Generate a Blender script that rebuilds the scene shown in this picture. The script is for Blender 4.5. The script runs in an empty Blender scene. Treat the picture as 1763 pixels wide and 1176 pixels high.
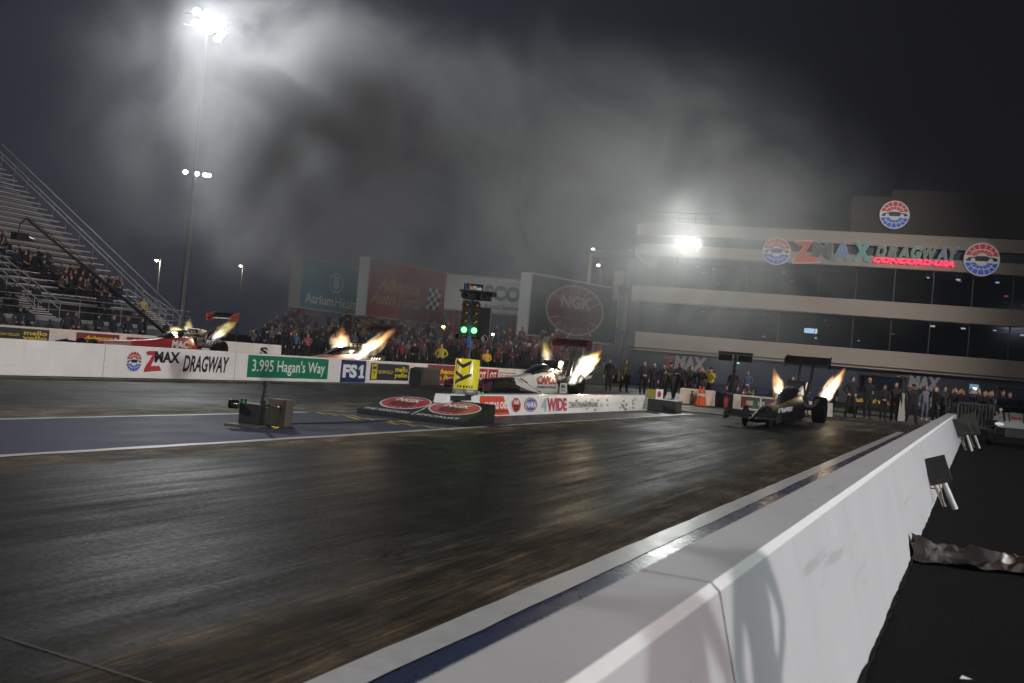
import bpy, bmesh, math, random
from mathutils import Vector, Matrix, Quaternion
random.seed(7)
SC = bpy.context.scene
COL = SC.collection
V = Vector
PI = math.pi
# ------------------------------------------------------------------ camera
IMW, IMH, FPX, CAMH = 1763.0, 1176.0, 1750.0, 1.4
def _cv(x, y): return V(((x-IMW/2)/FPX, (y-IMH/2)/FPX, 1.0))
_t = _cv(1688, 683).normalized()
_n = _cv(1688, 683).cross(_cv(688, 596)).normalized()
if _n.y > 0: _n = -_n
_r = _t.cross(_n).normalized()
if _r.x < 0: _r = -_r
CAM = V((0, 0, CAMH))
def ray(x, y):
    c = _cv(x, y); return V((_r.dot(c), _t.dot(c), _n.dot(c)))
def G(x, y, z=0.0):
    d = ray(x, y); return CAM + d*((z-CAMH)/d.z)
def PX(x, y, X):
    d = ray(x, y); return CAM + d*(X/d.x)
def PY(x, y, Y):
    d = ray(x, y); return CAM + d*(Y/d.y)
cd = bpy.data.cameras.new('camera'); cam = bpy.data.objects.new('camera', cd); COL.objects.link(cam)
cd.sensor_width = 36; cd.lens = FPX/IMW*36; cd.clip_start = .05; cd.clip_end = 2000
cx, cy, cz = V((_r.x, _t.x, _n.x)), V((_r.y, _t.y, _n.y)), V((_r.z, _t.z, _n.z))
M4 = Matrix((cx, -cy, -cz)).transposed().to_4x4(); M4.translation = CAM
cam.matrix_world = M4
cd.dof.use_dof = True; cd.dof.focus_distance = 22; cd.dof.aperture_fstop = 4.0
SC.camera = cam
# ------------------------------------------------------------------ world, exposure
w = bpy.data.worlds.new('World'); SC.world = w; w.use_nodes = True
bg = w.node_tree.nodes['Background']
tc = w.node_tree.nodes.new('ShaderNodeTexCoord'); sx = w.node_tree.nodes.new('ShaderNodeSeparateXYZ')
rp = w.node_tree.nodes.new('ShaderNodeValToRGB')
w.node_tree.links.new(tc.outputs['Generated'], sx.inputs[0]); w.node_tree.links.new(sx.outputs['Z'], rp.inputs[0])
rp.color_ramp.elements[0].color = (.006, .006, .008, 1); rp.color_ramp.elements[1].color = (.0026, .0024, .0032, 1)
rp.color_ramp.elements[1].position = .45
_nt = w.node_tree; _m = _nt.nodes.new('ShaderNodeMapRange'); _m.interpolation_type = 'SMOOTHSTEP'; _m.inputs[1].default_value = .02; _m.inputs[2].default_value = -.62
_nt.links.new(sx.outputs['X'], _m.inputs[0]); _x = _nt.nodes.new('ShaderNodeMix'); _x.data_type = 'RGBA'; _nt.links.new(_m.outputs[0], _x.inputs[0])
_nt.links.new(rp.outputs[0], _x.inputs[6]); _x.inputs[7].default_value = (.021, .0222, .031, 1)   # town glow low on the left
_nt.links.new(_x.outputs[2], bg.inputs[0]); bg.inputs[1].default_value = 1.0
SC.view_settings.view_transform = 'Standard'; SC.view_settings.look = 'None'
SC.view_settings.exposure = 0.0; SC.view_settings.gamma = 1.0
SC.cycles.use_denoising = True; SC.cycles.use_adaptive_sampling = True; SC.cycles.adaptive_threshold = .035; SC.cycles.adaptive_min_samples = 20
SC.cycles.max_bounces = 5; SC.cycles.diffuse_bounces = 2; SC.cycles.glossy_bounces = 3
SC.cycles.transparent_max_bounces = 16; SC.cycles.transmission_bounces = 3; SC.cycles.volume_bounces = 0
SC.cycles.sample_clamp_indirect = 4.0; SC.cycles.sample_clamp_direct = 0
SC.cycles.volume_max_steps = 128
SC.cycles.use_light_tree = True
# ------------------------------------------------------------------ materials
def nd(nt, t, **k):
    n = nt.nodes.new(t)
    for a, b in k.items(): setattr(n, a, b)
    return n
def mat(name, col, rough=.5, metal=0.0, emit=0.0, var=.18, scale=3.0, bump=0.0, ecol=None, spec=.5, coat=0.0, stretch=None):
    m = bpy.data.materials.new(name); m.use_nodes = True; nt = m.node_tree
    b = nt.nodes['Principled BSDF']; L = nt.links.new
    b.inputs['Metallic'].default_value = metal
    b.inputs['Specular IOR Level'].default_value = spec
    b.inputs['Coat Weight'].default_value = coat
    t = nd(nt, 'ShaderNodeTexCoord'); mp = nd(nt, 'ShaderNodeMapping'); L(t.outputs['Object'], mp.inputs[0])
    s = stretch or (1, 1, 1); mp.inputs['Scale'].default_value = s
    nz = nd(nt, 'ShaderNodeTexNoise'); nz.inputs['Scale'].default_value = scale; nz.inputs['Detail'].default_value = 6
    nz.inputs['Roughness'].default_value = .65
    L(mp.outputs[0], nz.inputs[0])
    mx = nd(nt, 'ShaderNodeMix', data_type='RGBA')
    c = V(col)
    mx.inputs[6].default_value = (*(c*(1-var)), 1); mx.inputs[7].default_value = (*[min(1, q*(1+var)) for q in c], 1)
    L(nz.outputs[0], mx.inputs[0]); L(mx.outputs[2], b.inputs['Base Color'])
    mr = nd(nt, 'ShaderNodeMapRange'); mr.inputs[3].default_value = max(.02, rough-.12); mr.inputs[4].default_value = min(1, rough+.12)
    L(nz.outputs[0], mr.inputs[0]); L(mr.outputs[0], b.inputs['Roughness'])
    if emit:
        b.inputs['Emission Color'].default_value = (*(ecol or col), 1); b.inputs['Emission Strength'].default_value = emit
    if bump:
        bp = nd(nt, 'ShaderNodeBump'); bp.inputs['Strength'].default_value = bump; bp.inputs['Distance'].default_value = .02
        L(nz.outputs[0], bp.inputs['Height']); L(bp.outputs[0], b.inputs['Normal'])
    return m
_mc = {}
def pm(col, rough=.5, metal=0.0, **k):
    key = (tuple(col), rough, metal, tuple(sorted(k.items())))
    if key not in _mc: _mc[key] = mat('paint', col, rough, metal, **k)
    return _mc[key]
BLACK = mat('black paint', (.012, .012, .014), .45)
GLOSSBLACK = mat('gloss black', (.010, .010, .012), .18, coat=.5)
RUBBER = mat('rubber', (.014, .014, .014), .75)
DARKMET = mat('dark metal', (.05, .05, .055), .35, .8)
CHROME = mat('chrome', (.55, .55, .57), .2, 1)
GALV = mat('galvanised steel', (.32, .33, .35), .45, .8)
WHITE = mat('white paint', (.72, .72, .72), .45)
LETTER = mat('white lettering', (.74, .74, .72), .5, var=.05)
RED = mat('red paint', (.42, .025, .03), .4)
BLUE = mat('blue paint', (.03, .07, .30), .4)
NAVY = mat('navy paint', (.018, .035, .12), .45)
YELLOW = mat('yellow paint', (.72, .55, .02), .45)
GREEN = mat('green paint', (.01, .14, .08), .45)
MAROON = mat('maroon vinyl', (.20, .02, .035), .5)
INK = mat('black ink', (.015, .015, .018), .5)
ORANGE = mat('orange plastic', (.75, .12, .02), .5)
BRIGHT = mat('lamp lens', (1, 1, 1), .3, emit=60, ecol=(1, .97, .92))
# ------------------------------------------------------------------ things, parts
def tag(o, label=None, cat=None, group=None, kind=None):
    if label: o['label'] = label
    if cat: o['category'] = cat
    if group: o['group'] = group
    if kind: o['kind'] = kind
    return o
def thing(name, label, cat, loc=(0, 0, 0), rz=0.0, group=None):
    o = bpy.data.objects.new(name, None); COL.objects.link(o); o.empty_display_size = .2
    o.location = loc; o.rotation_euler = (0, 0, rz)
    return tag(o, label, cat, group)
def copy_tree(o, parent=None):
    c = o.copy(); COL.objects.link(c)
    if parent is not None: c.parent = parent
    for ch in list(o.children): copy_tree(ch, c)
    return c
def basis(d):
    d = V(d).normalized()
    a = V((0, 0, 1)) if abs(d.z) < .95 else V((1, 0, 0))
    u = d.cross(a).normalized(); return u, d.cross(u).normalized()
class MB:
    def __init__(s): s.v = []; s.f = []; s.m = []
    def add(s, vs, fs, mi=0):
        k = len(s.v); s.v += [tuple(p) for p in vs]
        for f in fs: s.f.append(tuple(k+i for i in f)); s.m.append(mi)
        return s
    def hexa(s, p, mi=0):
        return s.add(p, [(0, 3, 2, 1), (4, 5, 6, 7), (0, 1, 5, 4), (1, 2, 6, 5), (2, 3, 7, 6), (3, 0, 4, 7)], mi)
    def box(s, c, d, mi=0, rot=None):
        hx, hy, hz = d[0]/2, d[1]/2, d[2]/2
        p = [V(q) for q in ((-hx,-hy,-hz),(hx,-hy,-hz),(hx,hy,-hz),(-hx,hy,-hz),(-hx,-hy,hz),(hx,-hy,hz),(hx,hy,hz),(-hx,hy,hz))]
        if rot is not None: p = [rot @ q for q in p]
        return s.hexa([q+V(c) for q in p], mi)
    def bb(s, a, b, mi=0):
        return s.box([(a[i]+b[i])/2 for i in range(3)], [abs(b[i]-a[i]) for i in range(3)], mi)
    def loft(s, rings, mi=0, caps=True):
        n = len(rings[0]); k = len(s.v)
        for r in rings: s.v += [tuple(p) for p in r]
        for i in range(len(rings)-1):
            for j in range(n):
                a = k+i*n+j; b = k+i*n+(j+1) % n
                s.f.append((a, b, b+n, a+n)); s.m.append(mi)
        if caps:
            s.f.append(tuple(k+j for j in range(n))[::-1]); s.m.append(mi)
            s.f.append(tuple(k+(len(rings)-1)*n+j for j in range(n))); s.m.append(mi)
        return s
    def tube(s, pts, r, n=8, mi=0, caps=True):
        pts = [V(p) for p in pts]; rs = r if isinstance(r, (list, tuple)) else [r]*len(pts)
        rings = []; u = None
        for i, p in enumerate(pts):
            d = (pts[min(i+1, len(pts)-1)]-pts[max(i-1, 0)]).normalized()
            if u is None: u, _ = basis(d)
            u = (u-d*u.dot(d)).normalized(); v = d.cross(u)
            rings.append([p+(u*math.cos(2*PI*j/n)+v*math.sin(2*PI*j/n))*rs[i] for j in range(n)])
        return s.loft(rings, mi, caps)
    def lathe(s, prof, o=(0, 0, 0), ax=(0, 0, 1), n=20, mi=0):
        u, v = basis(ax); a = V(ax).normalized(); o = V(o)
        rings = [[o+a*h+(u*math.cos(2*PI*j/n)+v*math.sin(2*PI*j/n))*max(r, 1e-4) for j in range(n)] for r, h in prof]
        return s.loft(rings, mi)
    def poly(s, pts, mi=0): return s.add(pts, [tuple(range(len(pts)))], mi)
    def ball(s, c, r, n=12, m=8, mi=0):
        r = r if isinstance(r, (list, tuple)) else (r, r, r); rings = []
        for i in range(m+1):
            t = PI*i/m; q = max(math.sin(t), 1e-3)
            rings.append([(c[0]+r[0]*q*math.cos(2*PI*j/n), c[1]+r[1]*q*math.sin(2*PI*j/n), c[2]-r[2]*math.cos(t)) for j in range(n)])
        return s.loft(rings, mi)
    def build(s, name, mats, parent=None, smooth=False, bevel=0.0):
        me = bpy.data.meshes.new(name); me.from_pydata(s.v, [], s.f)
        mats = mats if isinstance(mats, (list, tuple)) else [mats]
        for m in mats: me.materials.append(m)
        for p, mi in zip(me.polygons, s.m): p.material_index = mi; p.use_smooth = smooth
        bm = bmesh.new(); bm.from_mesh(me); bmesh.ops.recalc_face_normals(bm, faces=bm.faces); bm.to_mesh(me); bm.free()
        if smooth:
            try: me.set_sharp_from_angle(angle=math.radians(42))
            except Exception: pass
        o = bpy.data.objects.new(name, me); COL.objects.link(o)
        if parent is not None: o.parent = parent
        if bevel:
            b = o.modifiers.new('bevel', 'BEVEL'); b.width = bevel; b.segments = 2; b.limit_method = 'ANGLE'
        return o
class Fr:   # a flat drawing frame: origin, right, up, in a thing's own coordinates
    def __init__(s, o, r, u): s.o = V(o); s.r = V(r).normalized(); s.u = V(u).normalized(); s.n = s.r.cross(s.u)
    def p(s, x, y, k=0.0): return s.o+s.r*x+s.u*y+s.n*k
    def rect(s, mb, x0, y0, x1, y1, k, mi=0, t=.003):
        return mb.hexa([s.p(x0, y0, k-t), s.p(x1, y0, k-t), s.p(x1, y1, k-t), s.p(x0, y1, k-t), s.p(x0, y0, k), s.p(x1, y0, k), s.p(x1, y1, k), s.p(x0, y1, k)], mi)
    def pol(s, mb, pts, k, mi=0): return mb.poly([s.p(x, y, k) for x, y in pts], mi)
def ell(cx, cy, rx, ry, n=36, a0=0, a1=2*PI):
    full = abs(a1-a0-2*PI) < 1e-6
    return [(cx+rx*math.cos(a0+(a1-a0)*i/(n if full else n-1)), cy+ry*math.sin(a0+(a1-a0)*i/(n if full else n-1))) for i in range(n)]
def text(parent, fr, body, x, y, wd, ht, m, k=.004, shear=0.0, bold=.02, depth=0.0, name='lettering'):
    c = bpy.data.curves.new('lettering', 'FONT'); c.body = body; c.size = 1; c.offset = bold; c.extrude = .0; c.shear = shear; c.resolution_u = 3
    c.space_line = .8
    o = bpy.data.objects.new('tmp', c); COL.objects.link(o); bpy.context.view_layer.update()
    dg = bpy.context.evaluated_depsgraph_get()
    me = bpy.data.meshes.new_from_object(o.evaluated_get(dg)); bpy.data.objects.remove(o)
    xs = [v.co.x for v in me.vertices]; ys = [v.co.y for v in me.vertices]
    ax, bx_, ay, by_ = min(xs), max(xs), min(ys), max(ys)
    for v in me.vertices:
        v.co = fr.p(x+(v.co.x-ax)/(bx_-ax)*wd, y+(v.co.y-ay)/(by_-ay)*ht, k)
    if depth:
        bm = bmesh.new(); bm.from_mesh(me)
        r = bmesh.ops.extrude_face_region(bm, geom=bm.faces[:])
        vs = [e for e in r['geom'] if isinstance(e, bmesh.types.BMVert)]
        bmesh.ops.translate(bm, verts=vs, vec=fr.n*depth); bmesh.ops.recalc_face_normals(bm, faces=bm.faces)
        bm.to_mesh(me); bm.free()
    me.materials.clear(); me.materials.append(m)
    for p in me.polygons: p.material_index = 0; p.use_smooth = False
    ob = bpy.data.objects.new(name, me); COL.objects.link(ob); ob.parent = parent
    return ob
def lamp(name, kind, loc, power, col=(1, 1, 1), size=.1, parent=None, aim=None, cone=1.6, blend=.5):
    d = bpy.data.lights.new(name, kind); d.energy = power; d.color = col; d.shadow_soft_size = size
    o = bpy.data.objects.new(name, d); COL.objects.link(o); o.location = loc
    if parent is not None: o.parent = parent
    if kind == 'SPOT':
        d.spot_size = cone; d.spot_blend = blend
        o.rotation_mode = 'QUATERNION'; o.rotation_quaternion = (V(aim)-V(loc)).to_track_quat('-Z', 'Y')
    return o
# ------------------------------------------------------------------ emblems
def globe(parent, fr, cx, cy, r, k=.01, emit=0.0):
    ms = [pm((.62, .64, .62), .5, emit=emit*.5), pm((.45, .03, .04), .5, emit=emit), pm((.03, .08, .42), .5, emit=emit), INK]
    mb = MB()
    q = [fr.p(x, y, k) for x, y in ell(cx, cy, r, r)]; q2 = [fr.p(x, y, k-.03*r) for x, y in ell(cx, cy, r, r)]
    mb.loft([q2, q], 0)
    for sg, mi in ((1, 1), (-1, 2)):
        n = 7
        for row in ((.30, .60), (.63, .93)):
            for i in range(n):
                a0 = PI*(i+.07)/n; a1 = PI*(i+.93)/n
                def pt(a, rr):
                    # meridians fan out from the middle, squeezed to the cap
                    x = math.cos(a)*rr; y = .20+math.sin(a)*(rr-.20*math.sin(a))*.98 if rr > .62 else .20+math.sin(a)*rr*.62
                    l = math.hypot(x, y)
                    if l > .93: x *= .93/l; y *= .93/l
                    return (cx+r*x, cy+sg*r*y)
                pts = [pt(a0, row[0]), pt(a0, row[1]), pt((a0+a1)/2, row[1]), pt(a1, row[1]), pt(a1, row[0])]
                if sg < 0: pts = pts[::-1]
                fr.pol(mb, pts, k+.012*r, mi)
    car = [(-.86, -.04), (-.70, .10), (-.42, .13), (-.25, .2), (.25, .2), (.42, .13), (.72, .12), (.86, .05), (.86, -.08), (-.86, -.12)]
    fr.pol(mb, [(cx+r*x, cy+r*y) for x, y in car][::-1], k+.018*r, 3)
    for sx_ in (-.48, .5): fr.pol(mb, ell(cx+r*sx_, cy-r*.06, .13*r, .13*r, 14), k+.026*r, 0)
    return mb.build('emblem', ms, parent)
def ngk(parent, fr, cx, cy, rx, ry, k=.006, t1=LETTER, red=None, txt=True):
    mb = MB(); red = red or RED
    fr.pol(mb, ell(cx, cy, rx, ry), k, 0); fr.pol(mb, ell(cx, cy, rx*.94, ry*.93), k+.004, 1)
    for i in range(18):
        a = 2*PI*i/18+.1
        if abs(math.sin(a)) < .25: continue
        d = .022*rx; c, s_ = math.cos(a), math.sin(a)
        e0 = (cx+rx*.62*c, cy+ry*.68*s_); e1 = (cx+rx*.94*c, cy+ry*.93*s_)
        tx, ty = -(e1[1]-e0[1]), (e1[0]-e0[0]); l = math.hypot(tx, ty); tx, ty = tx/l*d*.5, ty/l*d*.5
        fr.pol(mb, [(e0[0]-tx, e0[1]-ty), (e1[0]-tx, e1[1]-ty), (e1[0]+tx, e1[1]+ty), (e0[0]+tx, e0[1]+ty)][::-1], k+.008, 0)
    o = mb.build('emblem', [t1, red], parent)
    if txt:
        text(parent, fr, 'NGK', cx-rx*.52, cy+ry*.08, rx*1.04, ry*.5, t1, k+.012, bold=.035)
        text(parent, fr, 'SPARK', cx-rx*.50, cy-ry*.30, rx*1.0, ry*.28, INK, k+.012, bold=.03)
        text(parent, fr, 'PLUGS', cx-rx*.45, cy-ry*.64, rx*.9, ry*.28, INK, k+.012, bold=.03)
    return o
def checker(parent, fr, x0, y0, wd, ht, nx, ny, k, slant=.15):
    mb = MB()
    for i in range(nx):
        for j in range(ny):
            def q(a, b): return (x0+wd*a/nx+slant*ht*b/ny, y0+ht*b/ny)
            fr.pol(mb, [q(i, j), q(i+1, j), q(i+1, j+1), q(i, j+1)], k, (i+j) % 2)
    return mb.build('checkered_flag', [LETTER, INK], parent)
def mello(parent, fr, x0, y0, wd, ht, k=.004):
    mb = MB(); fr.rect(mb, x0, y0, x0+wd, y0+ht, k); b = mb.build('banner', NAVYB, parent)
    c = MB(); fr.rect(c, x0+wd*.03, y0+ht*.06, x0+wd*.16, y0+ht*.94, k+.004); c.build('can_picture', YELLOW, parent)
    text(parent, fr, 'M', x0+wd*.05, y0+ht*.60, wd*.09, ht*.26, INK, k+.009, bold=.03)
    text(parent, fr, 'Y', x0+wd*.05, y0+ht*.28, wd*.09, ht*.26, INK, k+.009, bold=.03)
    text(parent, fr, 'GO-ON-YELLO!', x0+wd*.19, y0+ht*.40, wd*.38, ht*.2, YELLOW, k+.004, bold=.02)
    text(parent, fr, 'mello', x0+wd*.63, y0+ht*.52, wd*.34, ht*.34, YELLOW, k+.004, bold=.03)
    text(parent, fr, 'yello', x0+wd*.61, y0+ht*.10, wd*.36, ht*.38, YELLOW, k+.004, bold=.03)
    return b
NAVYB = mat('dark navy vinyl', (.02, .025, .045), .5)
def advance(parent, fr, x0, y0, wd, ht, tw, k=.004, m=None):
    mb = MB(); fr.rect(mb, x0, y0, x0+wd, y0+ht, k); mb.build('banner', m or MAROON, parent)
    text(parent, fr, 'Advance', x0+tw*.16, y0+ht*.53, tw*.62, ht*.27, YELLOW, k+.004, shear=.25, bold=.03)
    text(parent, fr, 'Auto Parts', x0+tw*.04, y0+ht*.2, tw*.72, ht*.27, YELLOW, k+.004, shear=.25, bold=.03)
    checker(parent, fr, x0+tw*.8, y0+ht*.22, tw*.17, ht*.52, 3, 5, k+.006)
# ------------------------------------------------------------------ ground, track
def track_mat(name, x0, x1, edge=.9, dark=(.0095, .0098, .0088), tan=(.092, .071, .046), rub=.62, g0=.28, g1=.66):
    m = bpy.data.materials.new(name); m.use_nodes = True; nt = m.node_tree; L = nt.links.new; b = nt.nodes['Principled BSDF']
    t = nd(nt, 'ShaderNodeTexCoord'); sp = nd(nt, 'ShaderNodeSeparateXYZ'); L(t.outputs['Object'], sp.inputs[0])
    def noise(sc, scale, det=7, ro=.6, src=None):
        mp = nd(nt, 'ShaderNodeMapping'); mp.inputs['Scale'].default_value = sc; L(t.outputs['Object'], mp.inputs[0])
        n = nd(nt, 'ShaderNodeTexNoise'); n.inputs['Scale'].default_value = scale; n.inputs['Detail'].default_value = det; n.inputs['Roughness'].default_value = ro
        L(mp.outputs[0], n.inputs[0]); return n.outputs[0]
    def mth(op, a, b_=None, c=None, clamp=False):
        n = nd(nt, 'ShaderNodeMath', operation=op, use_clamp=clamp)
        for i, q in enumerate((a, b_, c)):
            if q is None: continue
            if isinstance(q, (int, float)): n.inputs[i].default_value = q
            else: L(q, n.inputs[i])
        return n.outputs[0]
    streak = noise((3.2, .09, 1), 1.6); fine = noise((20, .8, 1), 1.2, 6, .7); blot = noise((.5, .22, 1), 1.1, 6); grit = noise((1, 1, 1), 90, 3); thin = noise((18, .28, 1), 1.3, 6, .7); speck = noise((1, .6, 1), 34, 5, .8); patch = noise((1.1, .5, 1), 2.4, 8, .7)
    c = (x0+x1)/2; h = (x1-x0)/2
    d = mth('ABSOLUTE', mth('SUBTRACT', sp.outputs['X'], c)); d = mth('DIVIDE', d, h)          # 0 middle, 1 edge
    d = mth('ADD', d, mth('MULTIPLY', mth('SUBTRACT', streak, .5), .55)); d = mth('ADD', d, mth('MULTIPLY', mth('SUBTRACT', fine, .5), .42))
    mr = nd(nt, 'ShaderNodeMapRange', interpolation_type='SMOOTHSTEP'); mr.inputs[1].default_value = rub; mr.inputs[2].default_value = rub+.36; L(d, mr.inputs[0])
    k = mr.outputs[0]
    mx = nd(nt, 'ShaderNodeMix', data_type='RGBA'); mx.inputs[6].default_value = (*dark, 1); mx.inputs[7].default_value = (*tan, 1); L(k, mx.inputs[0])
    m2 = nd(nt, 'ShaderNodeMix', data_type='RGBA', blend_type='MULTIPLY'); m2.inputs[0].default_value = 1
    L(mx.outputs[2], m2.inputs[6])
    fr_ = nd(nt, 'ShaderNodeMapRange', interpolation_type='SMOOTHSTEP'); fr_.inputs[1].default_value = .32; fr_.inputs[2].default_value = .68; fr_.inputs[3].default_value = .35; fr_.inputs[4].default_value = 1.9; L(fine, fr_.inputs[0]); gr = fr_.outputs[0]; gr = mth('MULTIPLY', gr, mth('MULTIPLY_ADD', speck, 2.6, -.3)); gr = mth('MULTIPLY', gr, mth('MULTIPLY_ADD', streak, 1.0, .5))
    hi = nd(nt, 'ShaderNodeMapRange', interpolation_type='SMOOTHSTEP'); hi.inputs[1].default_value = .60; hi.inputs[2].default_value = .74; hi.inputs[3].default_value = 1; hi.inputs[4].default_value = 3.4; L(thin, hi.inputs[0])
    hp = nd(nt, 'ShaderNodeMapRange', interpolation_type='SMOOTHSTEP'); hp.inputs[1].default_value = .42; hp.inputs[2].default_value = .68; hp.inputs[3].default_value = .62; hp.inputs[4].default_value = 1.7; L(patch, hp.inputs[0])
    gr = mth('MULTIPLY', mth('MULTIPLY', gr, hi.outputs[0]), hp.outputs[0])
    cm = nd(nt, 'ShaderNodeCombineColor'); [L(gr, cm.inputs[i]) for i in range(3)]; L(cm.outputs[0], m2.inputs[7])
    L(m2.outputs[2], b.inputs['Base Color'])
    r = mth('MULTIPLY_ADD', mth('ADD', mth('MULTIPLY', streak, .5), mth('MULTIPLY', blot, .5)), 1.0, -.0)
    mr2 = nd(nt, 'ShaderNodeMapRange'); mr2.inputs[1].default_value = .3; mr2.inputs[2].default_value = .7; mr2.inputs[3].default_value = g0; mr2.inputs[4].default_value = g1; L(r, mr2.inputs[0])
    r2 = mth('ADD', mr2.outputs[0], mth('MULTIPLY', k, .18)); r2 = mth('ADD', r2, mth('MULTIPLY', mth('SUBTRACT', speck, .5), .7)); r2 = mth('ADD', r2, mth('MULTIPLY', mth('SUBTRACT', fine, .5), .5), clamp=True); L(r2, b.inputs['Roughness'])
    bp = nd(nt, 'ShaderNodeBump'); bp.inputs['Strength'].default_value = .5; bp.inputs['Distance'].default_value = .012
    L(mth('ADD', mth('MULTIPLY', speck, .6), mth('MULTIPLY', fine, .5)), bp.inputs['Height']); L(bp.outputs[0], b.inputs['Normal'])
    b.inputs['Specular IOR Level'].default_value = .032
    return m
def sheet(name, x0, y0, x1, y1, z, m):
    o = MB().poly([(x0, y0, z), (x1, y0, z), (x1, y1, z), (x0, y1, z)]).build(name, m)
    return tag(o, kind='structure')
ASPH = mat('asphalt', (.012, .0112, .0105), .9, spec=.06, var=.75, scale=26, bump=.8)
CONC = mat('concrete', (.12, .11, .095), .5, var=.35, scale=2.5, bump=.15, stretch=(1, .3, 1))
sheet('ground', -400, -120, 200, 500, -.008, ASPH)
LANE = track_mat('lane rubber', -8.55, -2.36)
LANE2 = track_mat('lane rubber far', -19.6, -11.5, tan=(.13, .115, .09), dark=(.035, .036, .033), rub=.5, g0=.36, g1=.62)
sheet('track_lane', -8.55, -30, -2.36, 33.2, 0, LANE)
sheet('track_lane', -19.62, -30, -11.5, 33.2, 0, LANE2)
sheet('track_lane', -40, -30, -19.9, 33.2, 0, LANE2)
sheet('starting_area', -40, 33.2, -1.0, 62, 0, track_mat('start concrete', -40, -1.0, tan=(.10, .095, .085), dark=(.055, .052, .048), rub=.35, g0=.32, g1=.6))
MED = mat('blue median paint', (.05, .054, .085), .58, spec=.05, var=.35, scale=2.2, bump=.12, stretch=(1, .5, 1))
MED2 = mat('worn maroon median paint', (.06, .042, .045), .42, spec=.10, var=.4, scale=2.5, bump=.12, stretch=(1, .4, 1))
sheet('median', -11.5, -30, -8.55, 18.9, .001, MED)
sheet('median', -11.5, 18.9, -8.55, 33.2, .001, MED2)
LINE = mat('white line paint', (.42, .42, .40), .45, spec=.15, var=.45, scale=5, bump=.1, stretch=(1, .25, 1))
def ragged(name, x0, x1, y0, y1, z, m, step=.35, amp=.018):
    mb = MB(); n = int((y1-y0)/step); L_ = []; R_ = []
    for i in range(n+1):
        y = y0+(y1-y0)*i/n
        L_.append((x0+random.uniform(-amp, amp), y, z)); R_.append((x1+random.uniform(-amp, amp), y, z))
    vs = L_+R_; mb.add(vs, [(i, n+1+i, n+2+i, i+1) for i in range(n)])
    return tag(mb.build(name, m), kind='structure')
ragged('lane_line', -8.62, -8.48, -20, 17.6, .006, LINE)
ragged('lane_line', -8.60, -8.50, 18.2, 33, .006, LINE)
ragged('lane_line', -11.56, -11.44, -20, 15.9, .006, LINE)
ragged('lane_line', -11.55, -11.45, 16.9, 33, .006, LINE)
ragged('lane_line', -19.05, -18.95, -20, 33, .006, LINE)
ragged('edge_stripe', -2.40, -2.20, -20, 36, .006, mat('worn white edge paint', (.80, .80, .84), .34, var=.25, scale=6, bump=.15), step=.3, amp=.006)
sheet('edge_stripe', -2.20, -20, -1.0, 36, .002, mat('blue edge paint', (.016, .030, .12), .28, var=.35, scale=4, bump=.1))
TAN = mat('seam', (.008, .008, .008), .6)
ja, jb = G(0, 1096), G(240, 1172); dj = (jb-ja)
mbj = MB(); e = V((0, .006, 0)); a0 = ja-dj*2; a1 = ja+dj*1.35
mbj.poly([a0-e+V((0, 0, .005)), a1-e+V((0, 0, .005)), a1+e+V((0, 0, .005)), a0+e+V((0, 0, .005))])
tag(mbj.build('pavement_seam', TAN), kind='structure')
sheet('pavement_seam', -8.5, 33.15, -1.0, 33.4, .005, TAN)
# worn yellow painted marks beside the ramp
YW = mat('worn yellow paint', (.42, .33, .05), .4, var=.5, scale=7)
mb = MB()
def gq(pts, z=.007): mb.poly([G(x, y, z) for x, y in pts][::-1])
for a, b_ in (((540, 709.5), (612, 716)), ((596, 718), (700, 724.5)), ((660, 726), (772, 737.5))):
    (xa, ya), (xb, yb) = a, b_; n = 7
    for i in range(n):
        t0, t1 = (i+.08)/n, (i+.8)/n; h = 2.4 if i % 2 else 4.2
        x0_, x1_ = xa+(xb-xa)*t0, xa+(xb-xa)*t1; y0_, y1_ = ya+(yb-ya)*t0, ya+(yb-ya)*t1
        gq([(x0_, y0_-.5), (x1_, y1_-.5), (x1_+16, y1_+h), (x0_+16, y0_+h)][::1])
tag(mb.build('median_lettering', YW), kind='structure')
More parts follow.
